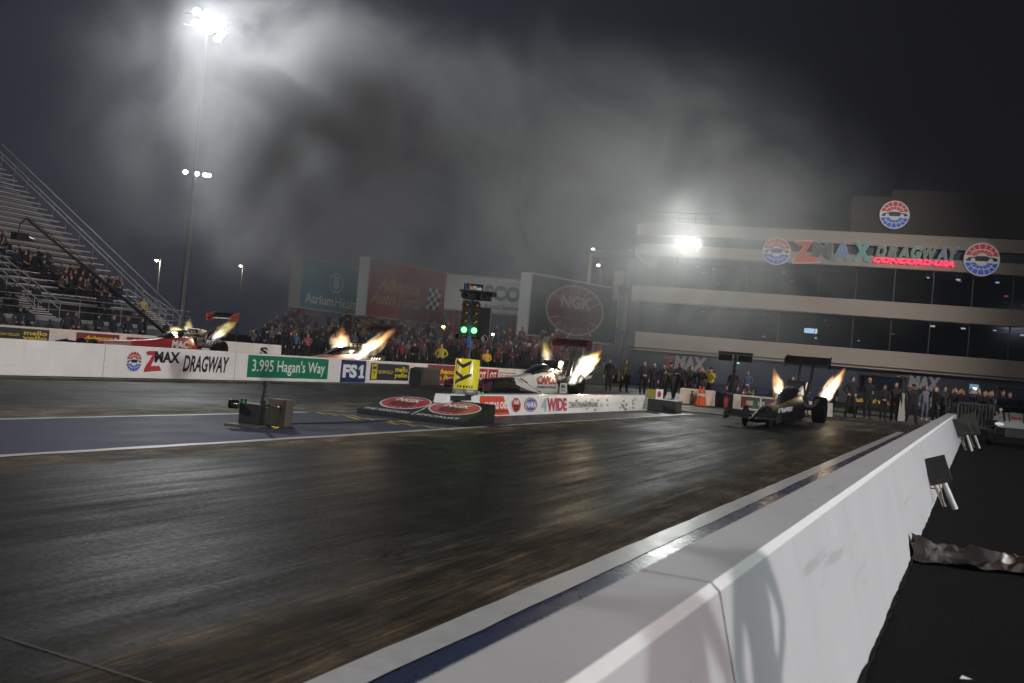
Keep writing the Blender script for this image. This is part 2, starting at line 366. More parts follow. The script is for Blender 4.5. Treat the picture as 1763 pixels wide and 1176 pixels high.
# ------------------------------------------------------------------ walls
def wallmat(name, col, dirt=.55):
    m = bpy.data.materials.new(name); m.use_nodes = True; nt = m.node_tree; L = nt.links.new; b = nt.nodes['Principled BSDF']
    t = nd(nt, 'ShaderNodeTexCoord')
    def noise(sc, s, det=6, ro=.6):
        mp = nd(nt, 'ShaderNodeMapping'); mp.inputs['Scale'].default_value = sc; L(t.outputs['Object'], mp.inputs[0])
        n = nd(nt, 'ShaderNodeTexNoise'); n.inputs['Scale'].default_value = s; n.inputs['Detail'].default_value = det; n.inputs['Roughness'].default_value = ro
        L(mp.outputs[0], n.inputs[0]); return n.outputs[0]
    a = noise((1, 1.3, .8), 1.1); f = noise((1, 1, 1), 60, 4); g = noise((1, 4, .35), 2.6)
    r = nd(nt, 'ShaderNodeValToRGB'); r.color_ramp.elements[0].position = .28; r.color_ramp.elements[1].position = .62
    c = V(col); r.color_ramp.elements[0].color = (*(c*dirt), 1); r.color_ramp.elements[1].color = (*c, 1)
    ad = nd(nt, 'ShaderNodeMath', operation='ADD'); ad.inputs[1].default_value = 0
    m1 = nd(nt, 'ShaderNodeMath', operation='MULTIPLY'); L(a, m1.inputs[0]); m1.inputs[1].default_value = .65
    m2 = nd(nt, 'ShaderNodeMath', operation='MULTIPLY_ADD'); L(g, m2.inputs[0]); m2.inputs[1].default_value = .35; L(m1.outputs[0], m2.inputs[2])
    L(m2.outputs[0], r.inputs[0]); sc_ = noise((5, .5, 7), 1.6, 5, .6); sp_ = noise((1, 1, 1), 16, 5, .7)
    q1 = nd(nt, 'ShaderNodeMapRange', interpolation_type='SMOOTHSTEP'); q1.inputs[1].default_value = .60; q1.inputs[2].default_value = .72; q1.inputs[3].default_value = 1; q1.inputs[4].default_value = .80; L(sc_, q1.inputs[0])
    q2 = nd(nt, 'ShaderNodeMapRange', interpolation_type='SMOOTHSTEP'); q2.inputs[1].default_value = .62; q2.inputs[2].default_value = .74; q2.inputs[3].default_value = 1; q2.inputs[4].default_value = .72; L(sp_, q2.inputs[0])
    qm = nd(nt, 'ShaderNodeMath', operation='MULTIPLY'); L(q1.outputs[0], qm.inputs[0]); L(q2.outputs[0], qm.inputs[1]); qc = nd(nt, 'ShaderNodeCombineColor'); [L(qm.outputs[0], qc.inputs[i]) for i in range(3)]
    qx = nd(nt, 'ShaderNodeMix', data_type='RGBA', blend_type='MULTIPLY'); qx.inputs[0].default_value = 1; L(r.outputs[0], qx.inputs[6]); L(qc.outputs[0], qx.inputs[7]); L(qx.outputs[2], b.inputs['Base Color']); b.inputs['Roughness'].default_value = .5
    bp = nd(nt, 'ShaderNodeBump'); bp.inputs['Strength'].default_value = .12; bp.inputs['Distance'].default_value = .004; L(f, bp.inputs['Height']); L(bp.outputs[0], b.inputs['Normal'])
    return m
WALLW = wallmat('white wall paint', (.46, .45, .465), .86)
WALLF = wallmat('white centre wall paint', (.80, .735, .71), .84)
EDGEW = mat('painted edge highlight', (.80, .80, .79), .45, var=.12, scale=14)  # lighter colour paints in the highlight along the near wall's right ridge
def barrier(name, label, y0, y1, xl, xlt, xrt, xr, h, m, ch=.022, edge=None, n=None):
    """guard wall along the track; local origin at its near foot"""
    t = thing(name, label, 'barrier', ((xl+xr)/2, y0, 0)); ox = (xl+xr)/2
    n = n or max(2, int((y1-y0)/.6)); prof = lambda: [(xl-ox, 0), (xlt-ox-.004, h-ch), (xlt-ox+ch, h), (xrt-ox-ch, h), (xrt-ox+.004, h-ch), (xr-ox, 0)]
    rings = []
    for i in range(n+1):
        y = (y1-y0)*i/n; j = random.uniform(-.004, .004) if edge else 0
        rings.append([(x+j, y, z+(j if z > .1 else 0)) for x, z in prof()])
    mb = MB(); mb.loft(rings, 0)
    if edge:
        for k in range(len(mb.f)):
            f = mb.f[k]
            if len(f) == 4 and all(mb.v[i][2] > h-ch-.02 and mb.v[i][0] > xrt-ox-ch-.012 for i in f): mb.m[k] = 1
    mb.build('wall_body', [m, edge] if edge else m, t)
    return t
JY = 2.89
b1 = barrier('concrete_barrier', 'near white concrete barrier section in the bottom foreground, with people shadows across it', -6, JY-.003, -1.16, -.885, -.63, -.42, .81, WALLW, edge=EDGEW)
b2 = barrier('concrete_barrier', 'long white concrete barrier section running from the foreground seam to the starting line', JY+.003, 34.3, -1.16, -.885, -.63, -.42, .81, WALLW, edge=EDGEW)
for b_, n_, y0_ in ((b1, 60, 4.2), (b2, 260, 0)):
    mb = MB(); pts = []; rr = []
    ln = 8.88-4.2 if b_ is b1 else 31
    for i in range(n_):
        y = y0_+ln*i/(n_-1); pts.append((.37+random.uniform(-.012, .012), y, .002)); rr.append(random.uniform(.006, .022))
    mb.tube(pts, rr, 6); mb.build('tar_seam', ASPH, b_, smooth=True)
# centre wall with advertisements, X=-19.6
cw = thing('centre_wall', 'long white guard wall carrying painted advertisements, between the two pairs of lanes', 'barrier', (-19.75, 0, 0))
mb = MB(); mb.hexa([(-.2, -30, 0), (.15, -30, 0), (.15, 47, 0), (-.2, 47, 0), (-.15, -30, .81), (.15, -30, .81), (.15, 47, .81), (-.15, 47, .81)])
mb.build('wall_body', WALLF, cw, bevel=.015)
mb = MB()
for y in (5.2, 11.4, 18.55, 23.4): mb.bb((.149, y-.008, .01), (.152, y+.008, .8))
mb.build('wall_joints', pm((.3, .28, .27)), cw)
F_ = Fr((.153, 0, 0), (0, 1, 0), (0, 0, 1))
globe(cw, F_, 19.52, .42, .27, .003)
REDZ = pm((.45, .035, .04), .45)
def zshape(parent, fr, x0, y0, wd, ht, k, m, border=None):
    P_ = [(.14, .98), (.70, 1.0), (.37, .24), (.86, .26), (1.0, .02), (.0, -.08), (.04, .14), (.42, .78), (.16, .76), (.02, .88)]
    mb = MB()
    if border is not None:
        c_ = (.5, .46); fr.pol(mb, [(x0+wd*(c_[0]+(x-c_[0])*1.13), y0+ht*(c_[1]+(y-c_[1])*1.13)) for x, y in P_][::-1], k-.003*(1 if wd < 2 else 6), 1)
    fr.pol(mb, [(x0+wd*x, y0+ht*y) for x, y in P_][::-1], k, 0)
    return mb.build('lettering', [m, border or m], parent)
zshape(cw, F_, 19.88, .20, .62, .52, .003, REDZ)
text(cw, F_, 'MAX', 20.22, .42, .92, .30, INK, .006, bold=.045)
text(cw, F_, 'DRAGWAY', 21.28, .20, 1.85, .46, INK, .003, shear=.22, bold=.03)
GRB = pm((.004, .17, .085), .5)
mb = MB(); F_.rect(mb, 23.95, .10, 28.02, .76, .004); mb.build('banner', GRB, cw)
text(cw, F_, "3.995 Hagan's Way", 24.15, .17, 3.68, .48, LETTER, .008, bold=.008)
mb = MB(); F_.rect(mb, 28.76, .015, 30.3, .775, .004); mb.build('banner', pm((.012, .025, .11), .5), cw)
text(cw, F_, 'FS', 28.88, .17, .86, .46, LETTER, .008, bold=.05)
mb = MB(); F_.pol(mb, [(29.95, .17), (30.13, .17), (30.13, .63), (29.98, .63), (29.84, .52), (29.84, .44), (29.95, .50)], .008); F_.pol(mb, [(29.85, .17), (29.95, .17), (29.95, .25), (29.85, .25)], .008); F_.pol(mb, [(30.13, .17), (30.21, .17), (30.21, .25), (30.13, .25)], .008); mb.build('lettering', LETTER, cw)
mello(cw, F_, 30.6, .12, 2.65, .60)
advance(cw, F_, 34.67, .03, 3.1, .76, 3.1)
QTR = pm((.33, .02, .035), .5)
for a, b_ in ((37.8, 38.93), (39.0, 40.0), (40.07, 41.07)):
    mb = MB(); F_.rect(mb, a, .06, b_, .74, .004); mb.build('banner', QTR, cw); text(cw, F_, 'QT', a+.18, .19, .66, .42, LETTER, .008, bold=.035)
mb = MB(); F_.rect(mb, 41.25, .14, 43.0, .62, .003); mb.build('logo_outline', pm((.16, .17, .2)), cw)
mb = MB(); F_.rect(mb, 41.31, .18, 42.94, .58, .006); mb.build('banner', WALLF, cw)
text(cw, F_, 'G-FORCE', 41.4, .24, 1.45, .28, QTR, .010, bold=.02)
# outer wall beyond the far lanes, X=-40
ow = thing('outer_wall', 'low white guard wall beyond the red dragsters, with yellow on black and red banners', 'barrier', (-40.2, 0, 0))
mb = MB(); mb.hexa([(-.2, -10, 0), (.2, -10, 0), (.2, 52, 0), (-.2, 52, 0), (-.13, -10, .81), (.17, -10, .81), (.17, 52, .81), (-.13, 52, .81)]); mb.build('wall_body', WALLF, ow)
F2 = Fr((.2, 0, 0), (0, 1, 0), (0, 0, 1))
mello(ow, F2, 30.6, .1, 3.8, .62, .012)
advance(ow, F2, 36.0, .08, 2.7, .64, 2.9, .012)
mb = MB(); F2.rect(mb, 39.2, .12, 40.9, .66, .012); mb.build('banner', QTR, ow); text(ow, F2, 'QT', 39.5, .24, .9, .34, LETTER, .016, bold=.03)
text(ow, F2, 'S', 49.9, .1, .75, .52, INK, .012, bold=.05)
mb = MB(); F2.rect(mb, 49.9, .06, 50.6, .12, .012); mb.build('logo_bar', QTR, ow)
# median wall with sponsor panels
mw = thing('median_wall', 'low white median wall with sponsor panels, lit white by the flames at its right end', 'barrier', (-10.1, 18.45, 0))
h_ = .49
mb = MB(); mb.hexa([(-.2, 0, 0), (.17, 0, 0), (.17, 13.4, 0), (-.2, 13.4, 0), (-.15, .1, h_), (.13, .1, h_), (.13, 13.85, h_), (-.15, 13.85, h_)])
mb.build('wall_body', mat('scuffed white', (.68, .67, .66), .24, var=.15, scale=4, bump=.1, stretch=(1, .5, 1)), mw, bevel=.012)
nrm = V((.04/.49, 0, 1)).normalized()
F3 = Fr((.172, 0, 0), (0, 1, 0), (-.04, 0, .49))
def yw(px, py): return PX(px, py, -9.94).y-18.45
mb = MB(); F3.pol(mb, [(yw(826, 690), .03), (yw(877, 714), .03), (yw(868, 682), .46), (yw(828, 682), .46)], .003); mb.build('banner', pm((.55, .06, .03), .45), mw)
text(mw, F3, 'LUCAS OIL', yw(835, 697), .17, yw(873, 697)-yw(835, 697), .16, LETTER, .007, bold=.03)
text(mw, F3, 'HIGH PERFORMANCE', yw(844, 706), .09, yw(874, 706)-yw(844, 706), .045, INK, .007)
mb = MB(); F3.pol(mb, ell(yw(822, 692), .24, .2, .11), .008, 0); F3.pol(mb, ell(yw(822, 692), .24, .16, .085), .012, 1); mb.build('emblem', [LETTER, BLUE], mw)
ngk(mw, F3, yw(889, 697), .25, .28, .19, .004)
mb = MB(); q_ = yw(914, 697); F3.pol(mb, ell(q_, .25, .46, .20), .004, 0); F3.pol(mb, ell(q_, .25, .42, .182), .006, 1); F3.pol(mb, ell(q_, .25, .36, .156), .009, 0); F3.pol(mb, ell(q_, .25, .34, .146), .012, 2)
mb.build('emblem', [LETTER, RED, BLUE], mw); text(mw, F3, 'NHRA', q_-.29, .18, .58, .14, LETTER, .016, shear=.15, bold=.03)
text(mw, F3, '4', yw(932, 698), .07, yw(942, 698)-yw(932, 698), .34, pm((.35, .35, .37)), .006, bold=.05)
text(mw, F3, 'WIDE', yw(942, 698), .07, yw(976, 698)-yw(942, 698), .34, pm((.42, .05, .07)), .006, bold=.05)
text(mw, F3, 'ZMAX NATIONALS', yw(979, 698), .14, yw(1030, 695)-yw(979, 698), .17, pm((.2, .2, .2)), .006, bold=.02)
mb = MB(); F3.rect(mb, yw(777, 683), .36, yw(813, 683), .47, .004); mb.build('banner', INK, mw)
mb = MB()
for i in range(60):
    y = random.uniform(7.5, 13.2); z = random.uniform(.03, .4); s_ = random.uniform(.02, .12)
    F3.pol(mb, [(y+random.uniform(.5, 1.1)*s_*math.cos(a*PI/3)*1.6, z+random.uniform(.4, 1)*s_*.55*math.sin(a*PI/3)) for a in range(6)], .004)
mb.build('scuff_marks', mat('rubber scuffs', (.22, .21, .18), .6, var=.5, scale=20), mw)
# ------------------------------------------------------------------ floodlight poles
LENS = mat('floodlight lens', (1, 1, 1), .3, emit=90, ecol=(.97, .98, 1))
def light_pole(label, x, y, h, aim, watts, heads=((-1.6, 0), (-.8, 0), (0, 0), (.8, 0), (1.6, 0)), rows=2, col=(.96, .98, 1), r=.32, cone=2.3, group=None):
    t = thing('floodlight_pole', label, 'light pole', (x, y, 0), group=group)
    MB().tube([(0, 0, 0), (0, 0, h*.5), (0, 0, h)], [r, r*.75, r*.45], 14).build('pole', GALV, t, smooth=True)
    d = V((aim[0]-x, aim[1]-y, 0)).normalized(); s = V((-d.y, d.x, 0))
    arm = MB()
    for k in range(rows): arm.tube([s*-2.2+V((0, 0, h-.3-k*1.1)), s*2.2+V((0, 0, h-.3-k*1.1))], .07, 6)
    arm.build('crossarm', GALV, t)
    dn = (d+V((0, 0, -.75))).normalized(); u = s; v = dn.cross(u)
    for k in range(rows):
        for hx, hz in heads:
            c = s*hx+d*.35+V((0, 0, h-.3-k*1.1+hz))
            hd = MB(); hd.lathe([(.06, -.42), (.16, -.38), (.30, -.05), (.36, .0), (.36, .03)], c, dn, 16)
            ho = hd.build('lamp_head', DARKMET, t, smooth=True)
            MB().lathe([(.335, .03), (.33, .05), (.2, .09), (.02, .10)], c, dn, 16).build('lens', LENS, ho, smooth=True)
    lamp('floodlight', 'SPOT', (x+d.x*.8, y+d.y*.8, h-.8), watts, col, .7, aim=aim, cone=cone, blend=.6)
    return t
q = PY(358, 35, 74)
light_pole('tall floodlight pole rising behind the grandstand end, brightest lamps at the top left', q.x, q.y, q.z+.6, (-22, 34, 0), 30000, cone=2.5, r=.2, heads=((-1.1, .2), (-.45, 0), (-.1, .25), (.15, -.2), (.5, .05), (1.3, -.3), (1.0, -.8)), group='floodlight poles')
q = PY(338, 296, 125)
light_pole('distant floodlight pole with three small lamps, left of the smoke', q.x, q.y, q.z, (-20, 40, 0), 6000, heads=((-1.7, 0), (.1, 0), (1.3, 0), (1.9, 0)), rows=1, group='floodlight poles')
light_pole('floodlight pole beside the grandstand, out of the photo on the left', -62, -24, 27, (-6, 10, 0), 110000, cone=.8, group='floodlight poles', col=(1, .97, .93))
light_pole('floodlight pole behind the photographer on the right', 36, -6, 14.5, (-10, 13, 0), 36000, group='floodlight poles', col=(1, .90, .90), cone=.95)
light_pole('floodlight pole beside the right pit road, out of the photo', 36, 12, 14.5, (-10, 18, 0), 36000, group='floodlight poles', col=(.90, 1, .98), cone=.95)
light_pole('floodlight pole farther along the right pit road, out of the photo', 24, 32, 26, (-29, 74, 4), 62000, group='floodlight poles', col=(1, .95, .88), cone=1.0)
def street_lamp(label, px, py, Y, watts, col):
    q = PY(px, py, Y); t = thing('street_lamp', label, 'street lamp', (q.x, q.y, 0), group='small distant street lamps')
    MB().tube([(0, 0, 0), (0, 0, q.z+.1), (.25, -.3, q.z+.25), (.5, -.9, q.z+.12)], [.09, .06, .05, .04], 8).build('pole', GALV, t)
    MB().box((.5, -1.05, q.z+.12), (.3, .6, .14)).build('lamp_head', DARKMET, t, bevel=.03)
    MB().ball((.5, -1.1, q.z), (.17, .22, .12)).build('lens', mat('warm lens', col, .3, emit=45, ecol=col), t, smooth=True)
    lamp('street_light', 'POINT', (q.x+.5, q.y-1.15, q.z-.3), watts, col, .15)
street_lamp('single warm street lamp just right of the grandstand stair rail', 276, 450, 92, 500, (1, .88, .62))
street_lamp('small dim street lamp between the floodlight pole and the teal billboard', 418, 459, 118, 250, (1, .88, .62))
street_lamp('small orange street lamp below the red billboard, left of its neighbour', 735, 561, 96, 60, (1, .55, .12))
street_lamp('small orange street lamp directly left of the starting light tree', 765, 563, 96, 90, (1, .55, .12))
street_lamp('tiny white lamp below the white and green billboard', 850, 576, 96, 40, (1, .95, .85))
# ------------------------------------------------------------------ control tower
TA = math.radians(9.5); TO = V((-26.9, 80.0, 0)); tu = V((math.cos(TA), math.sin(TA), 0)); tn = V((math.sin(TA), -math.cos(TA), 0))
tw = thing('control_tower', 'long four storey control tower with pale bands and dark glass floors behind the start', 'building', TO, TA)
BEIGE = mat('pale concrete band', (.43, .37, .32), .7, var=.14, scale=1.2, bump=.1)
DARKW = mat('dark wall', (.05, .055, .07), .6)
BLUEW = mat('blue wall', (.026, .034, .07), .55, var=.2, scale=.8)
UPPER = mat('brown upper wall', (.045, .037, .033), .7, var=.2)
def TF(px, py, off=0.0):
    d = ray(px, py); s = (TO+tn*off-CAM).dot(tn)/d.dot(tn); P_ = CAM+d*s-TO
    return P_.dot(tu), P_.z
LEN = 46.0
def band(z0, z1, name='concrete_band', m=BEIGE, ch=1.5, back=11, fwd=0.0, u0=0.0):
    mb = MB(); pts = [(u0, ch-fwd), (u0+ch*.55, -fwd), (LEN, -fwd), (LEN, back), (u0, back)]
    mb.loft([[(x, y, z0) for x, y in pts], [(x, y, z1) for x, y in pts]]); return mb.build(name, m, tw, bevel=.04)
for z0, z1 in ((3.02, 4.30), (6.85, 8.12), (10.70, 11.60), (12.37, 13.38)): band(z0, z1)
band(2.80, 3.0, 'ledge', BEIGE, fwd=-.25)
band(11.62, 12.35, 'dark_strip', DARKW, fwd=-.45)
mb = MB(); mb.bb((.6, .9, 0), (LEN, 11, 2.79)); mb.build('ground_floor_wall', BLUEW, tw)
mb = MB()
for z0, z1 in ((4.32, 6.83), (8.14, 10.68)):
    mb.bb((1.4, 5.5, z0), (LEN, 5.7, z1))
mb.build('interior_wall', mat('interior wall', (.045, .047, .055), .7, var=.4, scale=1.5), tw)
GLASS = bpy.data.materials.new('dark glass'); GLASS.use_nodes = True
nt = GLASS.node_tree; nt.nodes.remove(nt.nodes['Principled BSDF'])
tr = nd(nt, 'ShaderNodeBsdfTransparent'); tr.inputs[0].default_value = (.45, .5, .6, 1); gl = nd(nt, 'ShaderNodeBsdfGlossy'); gl.inputs['Roughness'].default_value = .08; gl.inputs[0].default_value = (.10, .11, .13, 1)
fz = nd(nt, 'ShaderNodeFresnel'); fz.inputs[0].default_value = 1.6; nz = nd(nt, 'ShaderNodeTexNoise'); nz.inputs['Scale'].default_value = .6
mxs = nd(nt, 'ShaderNodeMixShader'); nt.links.new(fz.outputs[0], mxs.inputs[0]); nt.links.new(tr.outputs[0], mxs.inputs[1]); nt.links.new(gl.outputs[0], mxs.inputs[2]); nt.links.new(mxs.outputs[0], nt.nodes['Material Output'].inputs[0])
CL = [pm((1, .95, .8), .4, emit=1.6), pm((.5, .75, 1), .4, emit=2.0), pm((1, .25, .2), .4, emit=.7), pm((.75, 1, .9), .4, emit=2.6)]
rnd = random.Random(5)
for z0, z1 in ((4.31, 6.84), (8.13, 10.69)):
    n = 16
    for i in range(n):
        a = .9+(LEN-1)*i/n; b_ = .9+(LEN-1)*(i+1)/n
        MB().bb((a+.05, .55, z0+.01), (b_-.05, .57, z1-.01)).build('window', GLASS, tw)
    for i in range(n+1): MB().bb((.9+(LEN-1)*i/n-.04, .5, z0+.005), (.9+(LEN-1)*i/n+.04, .64, z1-.005)).build('mullion', BLACK, tw)
    li = MB()
    for i in range(16):
        a = rnd.uniform(1.5, 33); y = rnd.uniform(1.2, 5); z = rnd.choice((z1-.3, z1-.3, z0+rnd.uniform(.5, 1.8)))
        s_ = rnd.uniform(.05, .13); li.box((a, y, z), (s_*2.6, s_, s_), rnd.choice((0, 0, 0, 1, 2, 3)))
    li.build('room_lights', CL, tw)
u_, z_ = TF(1395, 569); MB().bb((u_-.45, .7, z_-.18), (u_+.55, .75, z_+.2)).build('lit_screen', CL[3], tw)
MB().bb((20, 2, 13.4), (LEN, 11, 17.2)).build('upper_storey', UPPER, tw, bevel=.05)
MB().bb((17.0, 1.9, 13.4), (20.0, 10, 16.6)).build('roof_block', UPPER, tw, bevel=.05)
mb = MB()
for i in range(14): mb.tube([(1+i*1.3, .4, 13.38), (1+i*1.3, .4, 14.3)], .025, 5)
mb.tube([(1, .4, 14.3), (18, .4, 14.3)], .025, 5); mb.tube([(1, .4, 13.85), (18, .4, 13.85)], .02, 5); mb.build('roof_railing', DARKMET, tw)
# signs on the tower
def TFr(off): return Fr((0, -off, 0), (1, 0, 0), (0, 0, 1))
FT = TFr(.12)
for px, py, r_ in ((1337, 433, 1.1), (1690, 447, 1.27)):
    u_, z_ = TF(px, py, .1); globe(tw, FT, u_, z_, r_, .05, emit=.32)
u_, z_ = TF(1540, 370, -1.7); globe(tw, TFr(-1.7), u_, z_, 1.12, .06, emit=.32)
def tbox(x0, y0, x1, y1, off=.12):
    a = TF(x0, y1, off); b_ = TF(x1, y0, off); c = TF(x0, y0, off); d = TF(x1, y1, off); s = (b_[0]-a[0])
    return a[0], min(a[1], c[1])+0, s, ((c[1]-a[1])+(b_[1]-d[1]))/2
a = tbox(1366, 417, 1412, 452); zshape(tw, FT, a[0], a[1]+.12, a[2], a[3], .1, pm((.50, .07, .06), .5, emit=.28), pm((.55, .52, .42), .5, emit=.15))
BORD = pm((.42, .46, .44), .5, emit=.10)
def sign_letter(s, x0, y0, x1, y1, col, sh=0.0):
    x, y, w_, h = tbox(x0, y0, x1, y1); text(tw, FT, s, x-.05, y-.05, w_+.1, h+.1, BORD, .02, shear=sh, bold=.07); text(tw, FT, s, x, y, w_, h, pm(col, .5, emit=.12), .08, shear=sh, bold=.04)
sign_letter('M', 1398, 416, 1434, 446, (.10, .10, .105)); sign_letter('A', 1434, 416, 1467, 448, (.16, .24, .40)); sign_letter('X', 1468, 416, 1501, 449, (.12, .34, .32))
for ch, x0, x1, col in (('D', 1508, 1526, (.20, .24, .21)), ('R', 1528, 1546, (.17, .19, .17)), ('A', 1545, 1566, (.21, .25, .22)), ('G', 1568, 1588, (.18, .32, .28)), ('W', 1588, 1614, (.20, .23, .20)), ('A', 1612, 1632, (.18, .26, .38)), ('Y', 1631, 1653, (.19, .20, .18))):
    y0 = 421.5+(x0-1508)*.035; sign_letter(ch, x0, y0, x1, y0+22, col, .22)
REDL = mat('red neon', (1, .03, .09), .4, emit=2.2, ecol=(1, .012, .07))
x, y, w_, h = tbox(1503, 446, 1643, 452); text(tw, FT, 'CONCORD·USA', x, y-.0, w_, .42, REDL, .12, shear=.3, bold=.04)
for px in (1140, 1543):
    dz = (px-1140)*.083; x, y, w_, h = tbox(px+20, 611+dz, px+78, 636+dz, -.9)
    text(tw, TFr(-.87), 'MAX', x, y, w_, h, pm((.35, .35, .36)), .0, bold=.06, shear=.1); x, y, w_, h = tbox(px, 611+dz, px+22, 640+dz, -.9)
    zshape(tw, TFr(-.87), x, y, w_*1.5, h, .004, pm((.30, .06, .07)))
u_, z_ = TF(1677, 670, -.85); MB().bb((u_-.32, .86, z_-.34), (u_+.32, .89, z_+.36)).build('lit_doorway_sign', pm((.25, .55, .7), .4, emit=.35), tw)
MB().bb((u_-.1, .84, z_-.04), (u_+.26, .86, z_+.1)).build('lit_sign_panel', pm((.9, 1, 1), .4, emit=2.5), tw)
# floodlights on the tower face
ft = thing('twin_floodlight', 'pair of glaring white floodlights bracketed to the upper band of the control tower', 'floodlight', (0, 0, 0))
for k, (px, py) in enumerate(((1177, 418.5), (1198, 419.5))):
    u_, z_ = TF(px, py, 1.3); P_ = TO+tu*u_+tn*1.3; P_.z = z_
    MB().bb((P_.x-.34, P_.y-.05, z_-.30), (P_.x+.34, P_.y+.22, z_+.34)).build('lamp_head', DARKMET, ft, bevel=.04)
    MB().bb((P_.x-.30, P_.y-.075, z_-.26), (P_.x+.30, P_.y-.052, z_+.30)).build('lens', LENS, ft, bevel=.01)
    MB().tube([(P_.x, P_.y+.2, z_), tuple(TO+tu*u_+V((0, 0, z_-.5))+tn*.0)], .05, 6).build('bracket', DARKMET, ft)
    lamp('tower_floodlight', 'SPOT', (P_.x, P_.y-.4, z_), 3000, (.95, 1, .93), .3, aim=(-9, 30, 0), cone=2.6, blend=.6)
for z0, z1, px0, px1, y0, y1 in ((0, 0, 1063, 1083, 489, 507), (0, 0, 1057, 1074, 563, 580)):
    pts = [PY(px0, y0+3, 78.6), PY(px1-8, y0, 78.6), PY(px1, y1-8, 78.6), PY(px0+4, y1, 78.6)]; M_ = Matrix.Rotation(-TA, 4, 'Z') @ Matrix.Translation(-TO)
    f_ = [M_ @ p for p in pts]; MB().loft([f_, [p+V((0, .8, 0)) for p in f_]]).build('blue_awning', pm((.05, .06, .20), .6), tw)
# stair tower left of the control tower
st = thing('stair_tower', 'dim open stair tower with two small lamps left of the control tower', 'building', (-32.2, 84, 0))
mb = MB(); mb.bb((0, 0, 0), (.25, .25, 11)); mb.bb((3.6, 0, 0), (3.85, .25, 11.5)); mb.bb((0, 3, 0), (.25, 3.25, 11)); mb.bb((2.4, .2, 7), (3.3, .4, 9.6))
mb.build('frame', BEIGE, st)
mb = MB()
for i in range(26): mb.bb((.5, .2+i*.02, 5+i*.17), (2.3, .6+i*.02, 5.04+i*.17))
mb.build('steps', DARKMET, st)
MB().bb((-.4, -.4, 11), (4.4, 3.8, 11.3)).build('roof', DARKW, st)
for px, py in ((1021, 429.5), (1030, 457)):
    q = PY(px, py, 83.9)-V((-32.2, 84, 0)); MB().ball(q, (.16, .12, .10)).build('lamp', pm((1, .97, .85), .4, emit=14), st, smooth=True)
# ------------------------------------------------------------------ billboards (boxes a metre deep that face the track)
BORDER = mat('billboard border', (.48, .48, .48), .5)
BSIDE = mat('billboard side', (.62, .61, .62), .55)
def billboard(label, tl, bl, tr_, br, m, draw, posts=True, deep=1.1):
    o = V((bl[0], bl[1], 0)); d = V((br[0]-bl[0], br[1]-bl[1], 0)); W_ = d.length; a = math.atan2(d.y, d.x)
    t = thing('billboard', label, 'billboard', o, a, 'billboards behind the crowd'); z0, z1 = bl[2], tl[2]
    MB().bb((0, .02, z0), (W_, deep, z1)).build('box', BSIDE, t, bevel=.03)
    e = .12; mb = MB(); f = Fr((0, 0, 0), (1, 0, 0), (0, 0, 1))
    mb.bb((0, -.05, z0), (W_, .018, z0+e)); mb.bb((0, -.05, z1-e), (W_, .018, z1)); mb.bb((0, -.05, z0+e), (e, .018, z1-e)); mb.bb((W_-e, -.05, z0+e), (W_, .018, z1-e)); mb.build('frame', BORDER, t)
    MB().bb((e, -.012, z0+e), (W_-e, .018, z1-e)).build('panel', m, t)
    if posts:
        for x in (W_*.12, W_*.85): MB().tube([(x, .5, 0), (x, .5, z0)], .38, 14).build('post', pm((.22, .02, .03)), t, smooth=True)
    draw(t, Fr((0, -.014, 0), (1, 0, 0), (0, 0, 1)), W_, z0, z1); return t
def d_atr(t, f, W_, z0, z1):
    h = z1-z0; mb = MB(); cx_, cz_ = W_*.52, z0+h*.60
    f.pol(mb, ell(cx_, cz_, 1.25, .95), .004, 0); f.pol(mb, ell(cx_, cz_, 1.13, .86), .008, 1)
    for k in range(4):
        for s in (-1, 1):
            y = cz_-.45+k*.3; f.pol(mb, [(cx_, y-.1), (cx_+s*.25, y-.08), (cx_+s*.62, y+.22), (cx_+s*.3, y+.2), (cx_, y+.02)][::s], .012, 0)
    f.pol(mb, [(cx_-.05, cz_-.8), (cx_+.05, cz_-.8), (cx_+.03, cz_+.7), (cx_-.03, cz_+.7)], .016, 0)
    mb.build('emblem', [LETTER, TEAL], t)
    text(t, f, 'Atrium', W_*.08, z0+h*.12, W_*.42, h*.2, LETTER, .006, bold=.03); text(t, f, 'Health', W_*.53, z0+h*.12, W_*.4, h*.2, LETTER, .006, bold=-.005)
TEAL = mat('teal vinyl', (.03, .30, .40), .5, var=.08)
def d_adv(t, f, W_, z0, z1):
    h = z1-z0; text(t, f, 'Advance', W_*.12, z0+h*.47, W_*.52, h*.23, pm((.55, .42, .12)), .006, shear=.25, bold=.03); text(t, f, 'Auto Parts', W_*.04, z0+h*.23, W_*.62, h*.22, pm((.55, .42, .12)), .006, shear=.25, bold=.03)
    checker(t, f, W_*.73, z0+h*.26, W_*.17, h*.4, 4, 5, .008)
def d_sun(t, f, W_, z0, z1):
    h = z1-z0; text(t, f, 'SCO', W_*.47, z0+h*.36, W_*.46, h*.42, pm((.01, .15, .12)), .006, bold=.06)
    text(t, f, 'Rental Services', W_*.50, z0+h*.12, W_*.44, h*.13, pm((.05, .18, .15)), .006)
def d_ngk(t, f, W_, z0, z1):
    h = z1-z0; ngk(t, f, W_*.5, z0+h*.5, W_*.33, h*.42, .006, t1=pm((.30, .28, .30)), red=pm((.15, .03, .04)))
def bbq(lx, ty, by, rx, ty2, by2, Y0, Y1): return PY(lx, ty, Y0), PY(lx-5, by, Y0), PY(rx, ty2, Y1), PY(rx-6, by2, Y1)
billboard('teal billboard with a white leaf emblem, leftmost in the row', *bbq(518, 440, 530, 631, 463, 543.5, 74, 85.3), TEAL, d_atr)
